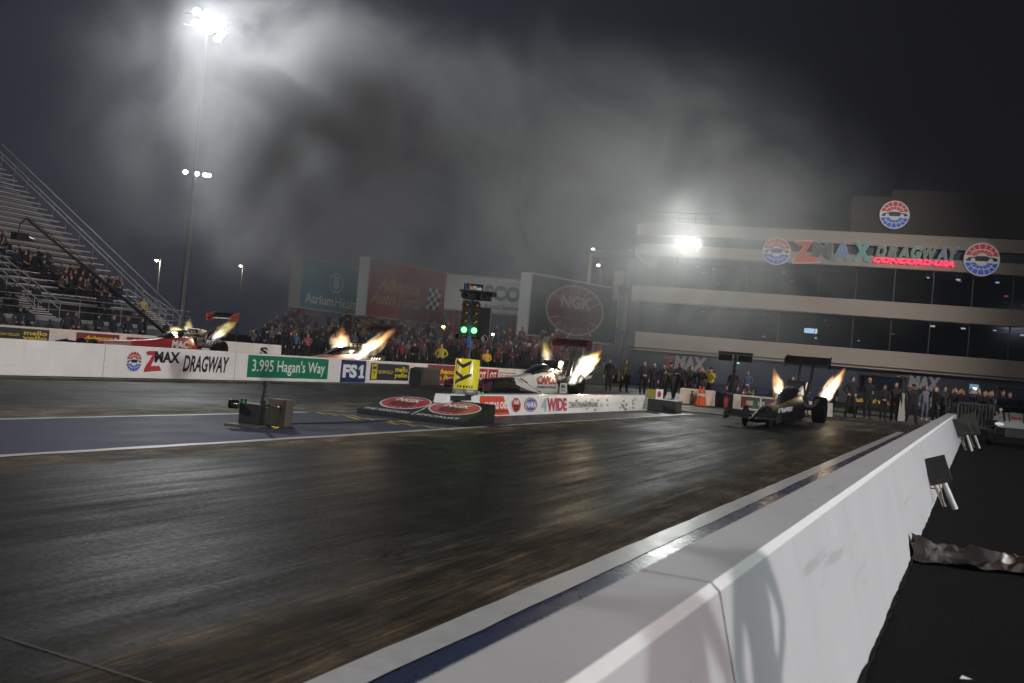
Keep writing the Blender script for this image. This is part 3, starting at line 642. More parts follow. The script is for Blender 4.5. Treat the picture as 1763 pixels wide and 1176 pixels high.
billboard('dark red billboard with gold italic lettering and a checkered flag', *bbq(633, 442, 544, 770, 468.6, 560, 74, 85.7), mat('red vinyl', (.42, .08, .10), .5, var=.08), d_adv)
billboard('white billboard with green letters behind the starting light tree', *bbq(770, 470, 532, 909, 484.4, 546, 74, 77.4), mat('pale vinyl', (.66, .70, .68), .5, var=.06), d_sun)
billboard('dark green billboard with a big red oval, rightmost beside the control tower', *bbq(911, 468.6, 577.6, 1065, 492, 590, 74, 85.8), mat('dark green vinyl', (.018, .035, .03), .5, var=.1), d_ngk)
mb = MB(); q = PX(896, 545, -34.5)
fl = thing('white_pennant', 'narrow white triangular pennant standing between the pale and the dark green billboards', 'pennant', (q.x, q.y-2, 0))
a, b_, c = PY(893, 550, q.y-2), PY(888, 576, q.y-2), PY(897, 579, q.y-2); o = V((q.x, q.y-2, 0))
mb.loft([[a-o, b_-o, c-o], [a-o+V((0, .05, 0)), b_-o+V((0, .05, 0)), c-o+V((0, .05, 0))]]); mb.tube([(0, .03, 0), (0, .03, b_.z)], .03, 6); mb.build('flag', WHITE, fl)
# ------------------------------------------------------------------ grandstand
RAIL = mat('dull rail', (.30, .30, .32), .6, .1)
gs = thing('grandstand', 'tall aluminium bleacher grandstand with stair railings at the left edge', 'grandstand', (-46, 0, 0))
ALU = mat('aluminium planks', (.74, .68, .67), .45, .05, var=.25, scale=2, stretch=(1, .1, 1)); RISER = mat('riser boards', (.20, .19, .20), .6, var=.3); DECK = mat('walkway deck', (.34, .33, .33), .6, var=.2)
YE = 49.6; Y0 = -6; NR = 26; TR = .62; RS = .385; ZB = 2.25
mb = MB(); mb.bb((-1.9, Y0, 1.12), (.6, YE+.4, 1.32)); mb.build('walkway', DECK, gs)
mb = MB(); mb.bb((.45, Y0, .0), (.6, YE+.4, 1.1)); mb.build('front_wall', mat('front wall', (.10, .10, .115), .6), gs)
mb = MB()
for y in range(-4, 50, 3):
    mb.tube([(.5, y, 1.32), (.5, y, 2.42)], .028, 6)
for z in (1.75, 2.1, 2.42): mb.tube([(.5, Y0, z), (.5, YE, z)], .028 if z > 2.4 else .02, 6)
mb.build('front_railing', RAIL, gs)
se, ri = MB(), MB()
def rowend(k): return YE-1.2-(0 if k < 9 else 0)
for k in range(NR):
    x = -2.2-k*TR; z = ZB+k*RS
    gaps = [(27.5, 29.2), (38.0, 39.6)] if k < 7 else []
    segs = [(Y0, 27.5), (29.2, 38.0), (39.6, rowend(k))] if gaps else [(Y0, rowend(k))]
    for a, b_ in segs:
        se.bb((x-.28, a, z+.40), (x, b_, z+.44)); se.bb((x-TR, a, z), (x-.30, b_, z+.035))
        ri.bb((x-.31, a, z-.36), (x-.285, b_, z+.0))
se.build('seat_planks', ALU, gs); ri.build('risers', RISER, gs)
mb = MB(); mb.hexa([(-2.0, Y0, 0), (-2.0, YE-1.3, 0), (-2.2-NR*TR, YE-1.3, 0), (-2.2-NR*TR, Y0, 0), (-2.0, Y0, ZB-.4), (-2.0, YE-1.3, ZB-.4), (-2.2-NR*TR, YE-1.3, ZB-.4+NR*RS), (-2.2-NR*TR, Y0, ZB-.4+NR*RS)])
mb.build('understructure', pm((.03, .03, .034), .8), gs)
mb = MB()   # end stair railing
xa, za, xb, zb = -.7, 2.3, -2.2-NR*TR+.1, ZB+NR*RS+.9
for dy, dz in ((0, 0), (.0, -.32), (.9, .08)): mb.tube([(xa, YE-.8+dy, za+dz), (xb, YE-.8+dy, zb+dz)], .032, 6)
for i in range(14):
    t_ = i/13; x = xa+(xb-xa)*t_; z = za+(zb-za)*t_; mb.tube([(x, YE-.8, z-1.2), (x, YE-.8, z)], .025, 5)
mb.tube([(xb, YE-.8, zb-1), (xb, YE-.8, zb+.55)], .04, 6); mb.tube([(xb, YE-.8, zb+.55), (xb, YE-8, zb+.55)], .035, 6); mb.tube([(xb, YE-.8, zb-.4), (xb, YE-8, zb-.4)], .03, 6)
for y in (YE-3.2, YE-6): mb.tube([(xb, y, zb-1), (xb, y, zb+.55)], .035, 6)
mb.build('end_railing', RAIL, gs)
def stair(y0, wd, top):
    mb = MB()
    for dy in (0, wd):
        a, b_ = V((.7, y0+dy, 1.55)), V((-1.9-top*TR, y0+dy, ZB+top*RS+.85))
        mb.tube([a+V((0, 0, .6)), b_], .035, 6); mb.tube([a+V((0, 0, .25)), b_-V((0, 0, .35))], .025, 6)
        for i in range(7):
            q = a.lerp(b_, i/6); mb.tube([q+V((0, 0, -.5)), q+V((0, 0, .6*(1-i/6)))], .022, 5)
    mb.build('aisle_railing', RAIL, gs)
    mb = MB()
    for i in range(9): mb.bb((.5-i*.27-.27, y0+.05, 1.34+i*.12), (.5-i*.27, y0+wd-.05, 1.38+i*.12))
    mb.build('aisle_steps', ALU, gs)
stair(27.6, 1.5, 5); stair(33.2, 1.3, 4); stair(38.1, 1.4, 4); stair(47.2, 1.3, 1)
# low bleachers for the crowd under the billboards
bl = thing('low_bleachers', 'low stepped bleachers crowded with spectators under the billboards', 'bleachers', (-52, 63.5, 0))
mb = MB()
for k in range(6): mb.bb((0, k*.85, 0), (28, k*.85+.84, .25+k*.32))
mb.build('steps', pm((.06, .06, .065), .7), bl)
# canopy roof seen above the crowd right of the tree
q = PY(853, 592, 70)
cp = thing('canopy', 'pale low canopy roof above the red crowd right of the starting light tree', 'canopy', (q.x, 70, 0))
MB().hexa([(0, 0, q.z-.05), (4.6, 0, q.z-.05), (4.6, 3, q.z+.2), (0, 3, q.z+.2), (0, 0, q.z+.06), (4.6, 0, q.z+.06), (4.6, 3, q.z+.32), (0, 3, q.z+.32)]).build('roof', pm((.38, .36, .36)), cp)
for x in (.1, 4.5): MB().tube([(x, .1, 0), (x, .1, q.z-.04)], .05, 8).build('post', GALV, cp)
# ------------------------------------------------------------------ flames
def flame_mat(name, stops, strength, edge=1.0):
    m = bpy.data.materials.new(name); m.use_nodes = True; nt = m.node_tree; nt.nodes.remove(nt.nodes['Principled BSDF']); L = nt.links.new
    t = nd(nt, 'ShaderNodeTexCoord'); sp = nd(nt, 'ShaderNodeSeparateXYZ'); L(t.outputs['Object'], sp.inputs[0])
    r = nd(nt, 'ShaderNodeValToRGB'); els = r.color_ramp.elements
    while len(els) < len(stops): els.new(.5)
    for e, (p, c) in zip(els, stops): e.position = p; e.color = (*c, 1)
    L(sp.outputs['Z'], r.inputs[0])
    cxy = nd(nt, 'ShaderNodeCombineXYZ'); L(sp.outputs['X'], cxy.inputs[0]); L(sp.outputs['Y'], cxy.inputs[1])
    ln = nd(nt, 'ShaderNodeVectorMath', operation='LENGTH'); L(cxy.outputs[0], ln.inputs[0])
    prof = nd(nt, 'ShaderNodeFloatCurve'); c = prof.mapping.curves[0]
    c.points[0].location = (0, .10); c.points[1].location = (1, .02)
    c.points.new(.2, .17); c.points.new(.45, .19); c.points.new(.75, .12); prof.mapping.update(); L(sp.outputs['Z'], prof.inputs[1])
    dv = nd(nt, 'ShaderNodeMath', operation='DIVIDE'); L(ln.outputs['Value'], dv.inputs[0]); L(prof.outputs[0], dv.inputs[1])
    nz = nd(nt, 'ShaderNodeTexNoise'); nz.inputs['Scale'].default_value = 5; nz.inputs['Detail'].default_value = 5; mp = nd(nt, 'ShaderNodeMapping'); mp.inputs['Scale'].default_value = (1.7, 1.7, .8)
    ob = nd(nt, 'ShaderNodeObjectInfo'); ad = nd(nt, 'ShaderNodeVectorMath', operation='ADD'); L(t.outputs['Object'], ad.inputs[0]); L(ob.outputs['Location'], ad.inputs[1]); L(ad.outputs[0], mp.inputs[0]); L(mp.outputs[0], nz.inputs[0])
    m1 = nd(nt, 'ShaderNodeMath', operation='MULTIPLY_ADD'); L(nz.outputs[0], m1.inputs[0]); m1.inputs[1].default_value = 2.4; m1.inputs[2].default_value = -1.2
    m2 = nd(nt, 'ShaderNodeMath', operation='ADD'); L(dv.outputs[0], m2.inputs[0]); L(m1.outputs[0], m2.inputs[1])
    mr = nd(nt, 'ShaderNodeMapRange', interpolation_type='SMOOTHSTEP'); mr.inputs[1].default_value = edge; mr.inputs[2].default_value = -.15; mr.inputs[3].default_value = 0; mr.inputs[4].default_value = 1; L(m2.outputs[0], mr.inputs[0])
    fd = nd(nt, 'ShaderNodeFloatCurve'); c = fd.mapping.curves[0]; c.points[0].location = (0, .8); c.points[1].location = (1, 0); c.points.new(.12, 1); c.points.new(.4, .75); c.points.new(.75, .22); fd.mapping.update(); L(sp.outputs['Z'], fd.inputs[1])
    ml = nd(nt, 'ShaderNodeMath', operation='MULTIPLY'); L(mr.outputs[0], ml.inputs[0]); L(fd.outputs[0], ml.inputs[1])
    m3 = nd(nt, 'ShaderNodeMath', operation='MULTIPLY'); L(ml.outputs[0], m3.inputs[0]); m3.inputs[1].default_value = strength
    e = nd(nt, 'ShaderNodeEmission'); L(r.outputs[0], e.inputs[0]); L(m3.outputs[0], e.inputs[1]); L(e.outputs[0], nt.nodes['Material Output'].inputs['Volume'])
    m.cycles.volume_step_rate = .35
    return m
WARM = [(0, (.75, .8, 1)), (.16, (1, .86, .66)), (.4, (1, .72, .42)), (.7, (1, .48, .16)), (1, (.9, .33, .08))]
YEL = [(0, (.65, .75, 1)), (.2, (1, .93, .72)), (.5, (1, .80, .28)), (.75, (.9, .7, .12)), (1, (.6, .5, .05))]
FL_W = flame_mat('warm flame', WARM, 9); FL_Y = flame_mat('yellow flame', YEL, 5); FL_H = flame_mat('white hot flame', [(0, (1, .95, .8)), (.45, (1, .92, .72)), (.7, (1, .75, .25)), (1, (.8, .6, .05))], 22)
def flame(parent, p0, p1, fat, m, watts=0, col=(1, .75, .45)):
    p0, p1 = V(p0), V(p1); d = p1-p0; Ln = d.length
    mb = MB(); n = 14; rings = []
    for i in range(9):
        z = i/8*1.0; r = .21*(.75+.5*math.sin(PI*min(1, z*1.15)))*(1 if z < .7 else 1-(z-.7)*1.6)
        rings.append([(r*math.cos(2*PI*j/n), r*math.sin(2*PI*j/n), z) for j in range(n)])
    mb.loft(rings); o = mb.build('flame', m, parent, smooth=True)
    o.location = p0; o.rotation_mode = 'QUATERNION'; o.rotation_quaternion = d.to_track_quat('Z', 'Y'); o.scale = (fat, fat, Ln)
    if watts: lamp('flame_light', 'POINT', p0+d*.35, watts, col, .12, parent=parent)
    return o
# ------------------------------------------------------------------ dragsters (pointing to -Y, rear axle at y = 0)
TYRE = mat('slick tyre', (.006, .006, .006), .8, spec=.2, bump=.1)
VISOR = mat('dark canopy', (.012, .014, .016), .12, coat=.6)
ENG = [mat('engine black', (.022, .022, .024), .4, .5), CHROME, mat('engine alloy', (.25, .25, .26), .35, .9)]
def ring(y, w, z0, z1, sh=.55, top=.6):
    zm = z0+(z1-z0)*sh; h = w/2
    return [(-h*.8, y, z0), (h*.8, y, z0), (h, y, z0+(zm-z0)*.25), (h, y, zm), (h*top, y, z1-.015), (h*top*.6, y, z1), (-h*top*.6, y, z1), (-h*top, y, z1-.015), (-h, y, zm), (-h, y, z0+(zm-z0)*.25)]
def wheel(parent, x, y, R_, wd, spokes=0, slick=False):
    s = 1 if x > 0 else -1; h = wd/2
    wv = thing_part('wheel', parent, (x, y, R_))
    prof = [(R_*.52, -h*.9), (R_*.9, -h), (R_*.985, -h*.85), (R_, -h*.5), (R_, h*.5), (R_*.985, h*.85), (R_*.9, h), (R_*.52, h*.9)]
    MB().lathe(prof, (0, 0, 0), (s, 0, 0), 32).build('tyre', TYRE, wv, smooth=True)
    mb = MB(); mb.lathe([(R_*.53, -h*.8), (R_*.53, h*.8), (R_*.45, h*.7), (R_*.40, h*.3), (R_*.12, h*.25), (R_*.1, h*.6), (.002, h*.62)], (0, 0, 0), (s, 0, 0), 24); mb.build('rim', ENG[2] if slick else BLACK, wv, smooth=True)
def thing_part(name, parent, loc):
    o = bpy.data.objects.new(name, None); COL.objects.link(o); o.parent = parent; o.location = loc; o.empty_display_size = .1; return o
def dragster(label, x, y, body, accent=None, open_cockpit=False, wingm=None, letters=None, hump=None, strakes=None):
    t = thing('dragster', label, 'race car', (x, y, 0), group='dragsters leaving the starting line')
    st = [(-8.35, .16, .16, .22), (-8.0, .26, .12, .29), (-7.4, .34, .10, .42), (-6.9, .38, .09, .53), (-6.2, .42, .09, .58), (-5.4, .46, .08, .61), (-4.6, .52, .08, .66), (-3.9, .60, .08, .74), (-3.2, .68, .07, .86), (-2.6, .74, .07, .92), (-2.0, .76, .07, .93), (-1.5, .74, .07, .96), (-1.25, .66, .08, .72), (-.85, .60, .10, .50)]
    if hump: st = hump
    MB().loft([ring(*q) for q in st]).build('body', body, t, smooth=True, bevel=0)
    # cockpit
    if open_cockpit:
        mb = MB(); mb.tube([(-.27, -2.9, .85), (-.27, -2.3, 1.18), (-.24, -1.7, 1.24), (-.2, -1.3, .8)], .03, 8); mb.tube([(.27, -2.9, .85), (.27, -2.3, 1.18), (.24, -1.7, 1.24), (.2, -1.3, .8)], .03, 8)
        mb.tube([(-.27, -2.3, 1.18), (.27, -2.3, 1.18)], .03, 8); mb.tube([(-.24, -1.7, 1.24), (.24, -1.7, 1.24)], .03, 8); mb.build('roll_cage', BLACK, t, smooth=True)
        MB().loft([ring(-3.3, .56, .8, .9), ring(-2.85, .56, .82, 1.08), ring(-2.75, .54, .86, 1.1)]).build('windshield', VISOR, t, smooth=True)
        MB().ball((0, -2.05, 1.06), (.15, .17, .17)).build('helmet', GLOSSBLACK, t, smooth=True)
    else:
        MB().loft([ring(-3.55, .40, .74, .80), ring(-3.1, .54, .8, .96), ring(-2.7, .58, .84, 1.12), ring(-2.2, .58, .86, 1.19), ring(-1.8, .54, .88, 1.20), ring(-1.45, .46, .88, 1.10)]).build('canopy', VISOR, t, smooth=True)
        mb = MB(); mb.tube([(-.29, -3.4, .84), (-.3, -2.7, 1.02), (-.3, -2.2, 1.07)], .012, 6); mb.tube([(.29, -3.4, .84), (.3, -2.7, 1.02), (.3, -2.2, 1.07)], .012, 6); mb.build('canopy_trim', CHROME, t)
    # engine
    e = MB(); e.bb((-.24, -1.22, .28), (.24, -.42, .62), 0); e.bb((-.33, -1.2, .52), (-.15, -.44, .76), 2); e.bb((.15, -1.2, .52), (.33, -.44, .76), 2)
    e.bb((-.17, -1.15, .74), (.17, -.5, 1.0), 0)
    for k in range(5): e.bb((-.19, -1.12+k*.13, .78), (.19, -1.07+k*.13, .98), 2)
    e.tube([(0, -1.28, .85), (0, -1.18, .85)], .13, 14, 0); e.tube([(0, -1.30, .5), (0, -1.2, .5)], .10, 14, 0)
    rr = random.Random(3)
    for k in range(26):
        s = rr.choice((-1, 1)); y0 = rr.uniform(-1.2, -.3); z0 = rr.uniform(.5, .95)
        e.tube([(s*rr.uniform(.1, .3), y0, z0), (s*rr.uniform(.25, .42), y0+rr.uniform(-.1, .15), z0+rr.uniform(-.2, .2)), (s*rr.uniform(.1, .35), y0+rr.uniform(0, .3), z0-rr.uniform(0, .25))], .012, 5, rr.choice((0, 1, 1, 2)))
    e.build('engine', ENG, t)
    s_ = MB(); s_.loft([[(-.31, -1.28, 1.12), (.31, -1.28, 1.12), (.33, -1.28, 1.36), (-.33, -1.28, 1.36)], [(-.30, -1.05, 1.06), (.30, -1.05, 1.06), (.33, -1.0, 1.40), (-.33, -1.0, 1.40)], [(-.18, -.62, .98), (.18, -.62, .98), (.26, -.55, 1.33), (-.26, -.55, 1.33)], [(-.14, -.5, .98), (.14, -.5, .98), (.2, -.42, 1.25), (-.2, -.42, 1.25)]])
    for k in range(3):
        s_.lathe([(.085, 0), (.085, .03), (.06, .035)], (-.19+k*.19, -1.285, 1.24), (0, -1, 0), 14)
    s_.build('injector_scoop', BLACK, t, bevel=.02)
    for s in (-1, 1):
        h = MB()
        for k in range(4):
            y0 = -1.1+k*.2; h.tube([(s*.3, y0, .58), (s*.46, y0+.04, .54), (s*.58, y0+.12, .62), (s*.64, y0+.2, .80)], .045, 8)
        h.build('exhaust_headers', ENG[2], t, smooth=True)
    # rear
    for s in (-1, 1): wheel(t, s*.66, 0, .455, .44, slick=True)
    MB().tube([(-.62, 0, .455), (.62, 0, .455)], .07, 10).build('rear_axle', DARKMET, t)
    mb = MB()
    for s in (-1, 1):
        mb.tube([(s*.2, -.9, .2), (s*.2, .35, .3), (s*.2, .9, .14)], .025, 6); mb.tube([(s*.2, -.6, .85), (s*.2, .3, .6), (s*.2, .35, .3)], .022, 6)
    mb.tube([(-.2, .9, .14), (.2, .9, .14)], .02, 6); mb.build('wheelie_bar', DARKMET, t)
    for s in (-1, 1): wheel(t, s*.34, -7.6, .285, .10)
    MB().tube([(-.34, -7.6, .285), (.34, -7.6, .285)], .03, 8).build('front_axle', DARKMET, t)
    wm = wingm or BLACK
    f = MB()
    for s in (-1, 1):
        f.loft([[(s*.10, -8.55, .26), (s*.10, -8.15, .30), (s*.10, -8.15, .27), (s*.10, -8.55, .235)], [(s*.74, -8.55, .30), (s*.74, -8.2, .34), (s*.74, -8.2, .315), (s*.74, -8.55, .275)]])
        f.loft([[(s*.10, -8.13, .32), (s*.10, -7.98, .42), (s*.10, -7.97, .40), (s*.10, -8.12, .30)], [(s*.74, -8.18, .35), (s*.74, -8.03, .45), (s*.74, -8.02, .43), (s*.74, -8.17, .33)]])
        f.hexa([(s*.74-.012, -8.62, .17), (s*.74+.012, -8.62, .17), (s*.74+.012, -8.0, .2), (s*.74-.012, -8.0, .2), (s*.74-.012, -8.6, .38), (s*.74+.012, -8.6, .38), (s*.74+.012, -7.98, .50), (s*.74-.012, -7.98, .50)])
    f.build('front_wing', wm, t)
    # rear wing
    wz, wy = 2.06, .75
    g = MB()
    def foil(y0, y1, z0, z1, th):
        rs = []
        for xx in (-.76, .76): rs.append([(xx, y0, z0), (xx, (y0*2+y1)/3, z0+(z1-z0)*.2+th), (xx, y1, z1), (xx, (y0*2+y1)/3, z0+(z1-z0)*.25-th*.6)])
        g.loft(rs)
    foil(wy-.24, wy+.16, wz-.06, wz+.02, .035); foil(wy+.12, wy+.28, wz+.02, wz+.13, .018); foil(wy+.26, wy+.36, wz+.13, wz+.25, .015)
    g.build('rear_wing', wm, t)
    for s in (-1, 1):
        MB().hexa([(s*.77-.012, wy-.28, wz-.20), (s*.77+.012, wy-.28, wz-.20), (s*.77+.012, wy+.30, wz-.14), (s*.77-.012, wy+.30, wz-.14), (s*.77-.012, wy-.28, wz+.12), (s*.77+.012, wy-.28, wz+.12), (s*.77+.012, wy+.38, wz+.30), (s*.77-.012, wy+.38, wz+.30)]).build('end_plate', accent or wm, t)
    mb = MB()
    for s in (-1, 1):
        mb.tube([(s*.2, -.25, .7), (s*.22, wy-.2, wz-.08)], .022, 6); mb.tube([(s*.2, .25, .5), (s*.22, wy+.15, wz)], .018, 6); mb.tube([(s*.2, -.5, .8), (s*.22, wy+.1, wz-.03)], .014, 6)
    mb.build('wing_struts', DARKMET, t)
    return t
MIDX = -15.45
# black dragster, nearest
CARBON = mat('black satin body', (.006, .006, .007), .42, spec=.2)
bk = dragster('black dragster with a bare black wing in the nearest lane, flames from both sides', -5.75, 37.1, CARBON)
fr = Fr((.375, 0, 0), (0, 1, 0), (0, 0, 1))
ql = lambda px, py: PX(px, py, -5.75+.33)-V((-5.75, 37.1, 0))
a, b_ = ql(1338, 712), ql(1363, 709)
text(bk, Fr((.335, 0, 0), (0, 1, .02), (0, 0, 1)), 'SCRAPPERS', a.y, .50, b_.y-a.y, .15, LETTER, .012, shear=.3, bold=.02)
mb = MB(); mb.hexa([(.20, -2.3, .94), (.33, -2.3, .92), (.30, -1.42, .90), (.16, -1.42, .92), (.2, -1.9, 1.16), (.27, -1.9, 1.16), (.27, -1.42, 1.24), (.2, -1.42, 1.24)]); mb.build('head_pad', WHITE, bk, bevel=.015)
mb = MB(); mb.tube([(.30, -5.6, .6), (.34, -4.2, .72), (.36, -2.6, .9)], .008, 5); mb.tube([(.39, -4.6, .075), (.39, -1.0, .075)], .012, 5); mb.build('body_edge_trim', CHROME, bk)
# white dragster
WBODY = mat('white body', (.66, .65, .63), .3, coat=.3, var=.06)
wh = dragster('white dragster with a black nose behind the median wall, throwing white hot flames', MIDX, 38.4, WBODY, wingm=mat('dark maroon wing', (.07, .018, .025), .4))
def side(y, wdt): return .5*wdt
ns = [(-8.36, .18, .15, .235), (-8.0, .28, .11, .31), (-7.4, .36, .09, .435), (-6.9, .40, .08, .545), (-6.2, .44, .08, .595), (-5.4, .48, .07, .625), (-4.95, .50, .07, .635), (-4.6, .52, .07, .52), (-3.9, .60, .07, .28), (-3.2, .69, .065, .14)]
MB().loft([ring(*q) for q in ns]).build('nose_paint', GLOSSBLACK, wh, smooth=True)
mb = MB()
for off, mi in ((0.0, 1), (.10, 2), (.26, 0)):
    L1 = [(-4.95+off, .50, .61), (-4.5+off, .53, .5), (-3.9+off, .60, .30), (-3.2+off, .69, .13)]
    for (y0, w0, z0), (y1, w1, z1) in zip(L1, L1[1:]):
        mb.add([(w0/2+.012, y0, z0), (w1/2+.012, y1, z1), (w1/2+.012, y1+.09, z1+.02), (w0/2+.012, y0+.09, z0+.02)], [(0, 1, 2, 3)], mi)
mb.build('stripes', [INK, WHITE, RED], wh)
fs = Fr((.392, 0, 0), (0, 1, 0), (0, 0, 1))
text(wh, fs, 'CAPCO', -3.3, .42, 1.85, .34, RED, .004, bold=.05); text(wh, fs, 'CONTRACTORS,INC.', -3.35, .26, 1.95, .11, INK, .004)
mb = MB(); ff = Fr((.243, 0, 0), (.02, 1, 0), (0, 0, 1)); ff.pol(mb, ell(-5.75, .36, .17, .17), .006, 0); ff.pol(mb, ell(-5.73, .36, .135, .15), .010, 1); mb.build('emblem', [LETTER, RED], wh)
MB().bb((.40, -1.12, .10), (.43, -.42, .50)).build('side_panel', WBODY, wh, bevel=.01)
text(wh, Fr((.43, 0, 0), (0, 1, 0), (0, 0, 1)), 'MAC', -1.06, .29, .56, .17, INK, .004, shear=.2, bold=.06); text(wh, Fr((.43, 0, 0), (0, 1, 0), (0, 0, 1)), 'TOOLS', -1.04, .17, .5, .08, INK, .004, bold=.03)
MB().hexa([(.30, -1.75, .9), (.36, -1.75, .88), (.36, -1.42, .9), (.30, -1.42, .92), (.31, -1.6, 1.02), (.34, -1.6, 1.02), (.34, -1.42, 1.06), (.31, -1.42, 1.06)]).build('head_pad', WBODY, wh)
# red dragster by the centre wall
RBODY = mat('red and tan body', (.30, .05, .03), .35, coat=.3, var=.35, scale=1.4)
r2 = dragster('red dragster with a dark canopy just behind the white centre wall, long orange flame', -24.4, 38.1, RBODY, wingm=mat('dark wing', (.035, .018, .02), .5))
mb = MB(); mb.tube([(.27, -5.6, .62), (.30, -3.5, .80)], .02, 5); mb.build('tan_stripe', pm((.45, .30, .16)), r2)
mb = MB(); rr = random.Random(9)
for i in range(9): y = -3.6+i*.24; mb.bb((.386, y, .5), (.392, y+rr.uniform(.06, .14), .5+rr.uniform(.05, .1)), rr.choice((0, 1)))
mb.build('decals', [LETTER, YELLOW], r2)
# red dragster of the far lane
RB2 = mat('bright red body', (.36, .02, .03), .35, coat=.3)
mh = dragster('bright red open cockpit dragster with white lettering in the farthest lane, on the left', -34.9, 39.6, RB2, open_cockpit=True, accent=mat('red end plate', (.30, .035, .02), .5))
fm = Fr((.392, 0, 0), (0, 1, 0), (0, 0, 1))
text(mh, fm, 'MAC', -3.0, .40, 1.15, .36, LETTER, .004, shear=.1, bold=.06); text(mh, Fr((.33, 0, 0), (.03, 1, 0), (0, 0, 1)), 'GREAT TOOLS FOR TECHNICIANS', -5.2, .42, 1.9, .08, LETTER, .008); text(mh, fm, 'WIX', -1.9, .42, .3, .12, YELLOW, .004, bold=.03)
mb = MB()
for z in (.44, .5, .56): mb.tube([(.24, -6.9, z-.1), (.29, -5.4, z)], .014, 5)
mb.build('silver_stripes', pm((.6, .55, .5)), mh)
MB().bb((.41, -1.0, .12), (.43, -.4, .48)).build('side_panel', WBODY, mh)
# flames: end points read as directions seen in the photograph, at the depth of each car
def fl2(car, X, a, b_, fat, m, watts, base=None):
    o = car.location; p0 = PX(*a, X)-o; p1 = PX(*b_, X)-o
    return flame(car, p0, p1, fat, m, watts)
fl2(bk, -5.05, (1413, 694), (1457, 631), 1.25, FL_W, 35)
fl2(bk, -6.45, (1347, 693), (1331, 629), 1.15, FL_W, 110)
fl2(wh, -14.75, (985, 657), (1038, 600), 1.9, FL_H, 220)
fl2(wh, -16.2, (943, 628), (936, 578), 1.3, FL_Y, 60)
fl2(r2, -23.7, (612, 618), (688, 561), 1.75, FL_W, 170)
fl2(r2, -25.1, (584, 608), (590, 560), 2.3, FL_W, 120)
fl2(mh, -34.2, (366, 583), (414, 547), 1.5, FL_Y, 60)
fl2(mh, -35.7, (302, 583), (304, 560), 2.4, FL_H, 100)
fl2(mh, -36.0, (322, 572), (328, 545), 1.3, FL_Y, 0)
# ------------------------------------------------------------------ starting light tree
q = PX(801, 672, -10.08)
ct = thing('starting_tree', 'starting light tree with two lit green lamps on a yellow can atop the median wall', 'starting light', (-10.08, q.y, .49))
MB().lathe([(.27, 0), (.285, .02), (.285, .09), (.265, .10), (.265, .11)], n=28).build('can_foot', GALV, ct, smooth=True)
MB().lathe([(.265, .112), (.265, .74), (.255, .76), (.05, .765)], n=32).build('can', mat('yellow can paint', (.68, .56, .01), .35, coat=.3, var=.06), ct, smooth=True)
def wrap(pts, r=.2665, step=5):   # drawing wrapped round the can; angle in degrees from the camera side, height
    out = []
    for (a, z) in pts: out.append((r*math.cos(math.radians(a)), r*math.sin(math.radians(a)), z))
    return out
ca = math.degrees(math.atan2(-q.y, 10.08))
cm = MB()
def bar(a0, z0, a1, z1, th, n=7):
    for i in range(n):
        t0, t1 = i/n, (i+1)/n; A, B, Z0, Z1 = a0+(a1-a0)*t0, a0+(a1-a0)*t1, z0+(z1-z0)*t0, z0+(z1-z0)*t1
        cm.add(wrap([(ca+A, Z0), (ca+B, Z1), (ca+B, Z1+th), (ca+A, Z0+th)]), [(0, 1, 2, 3)])
def vbar(a, z0, z1, wd):
    cm.add(wrap([(ca+a, z0), (ca+a+wd, z0), (ca+a+wd, z1), (ca+a, z1)]), [(0, 1, 2, 3)])
vbar(-62, .52, .70, 22); bar(-62, .66, -20, .56, .08); bar(-20, .56, 18, .66, .08); vbar(10, .47, .72, 22)
bar(-64, .43, -18, .33, .08); bar(-60, .20, 24, .40, .08, 10)
for z in (.14, .055):
    for a in (-42, -28, -12, 2): vbar(a, z, z+.055, 8)
    for a in (14,): vbar(a, z, z+.055, 5); vbar(a+15, z, z+.055, 5); bar(a, z+.043, a+20, z+.043, .014, 3); bar(a, z, a+20, z, .014, 3)
cm.build('can_lettering', INK, ct)
MB().tube([(0, 0, .76), (0, 0, 1.02)], .045, 12).build('stem', BLACK, ct, smooth=True)
Z = lambda py: PX(803, py, -10.08).z-.49
ftree = Fr((0, 0, 0), (1, 0, 0), (0, 0, 1))
yaw = math.radians(24); U = V((math.cos(yaw), math.sin(yaw), 0)); N_ = V((math.sin(yaw), -math.cos(yaw), 0))
def tb(mb, u0, u1, n0, n1, z0, z1, mi=0):
    p = [U*u0+N_*n0, U*u1+N_*n0, U*u1+N_*n1, U*u0+N_*n1]
    return mb.hexa([(a.x, a.y, z0) for a in p]+[(a.x, a.y, z1) for a in p], mi)
tb(MB(), -.052, .028, -.1, .075, 1.0, Z(512)).build('blue_column', mat('blue column paint', (.004, .055, .22), .5), ct, bevel=.01)
hb = MB(); tb(hb, -.215, -.058, -.06, .09, Z(576), Z(516)); tb(hb, .034, .14, -.06, .09, Z(576), Z(516)); hb.build('lamp_backing', BLACK, ct, bevel=.01)
tb(MB(), .145, .42, -.16, .06, Z(583), Z(526)).build('side_light_box', BLACK, ct, bevel=.012)
tb(MB(), -.20, .40, -.18, .12, Z(514), Z(502)).build('upper_box', BLACK, ct, bevel=.02)
mb = MB(); tb(mb, -.30, .44, -.26, .2, Z(500.5), Z(498)); tb(mb, .40, .5, -.2, .2, Z(505), Z(499)); mb.build('roof_plate', BLACK, ct)
mb = MB(); tb(mb, -.22, .20, -.02, .04, Z(499), Z(486)); mb.build('name_board', BLACK, ct)
fb = Fr(N_*.043, U, (0, 0, 1)); text(ct, fb, 'UTI.edu', -.06, Z(496.5), .23, .075, LETTER, .003, shear=.2, bold=.02)
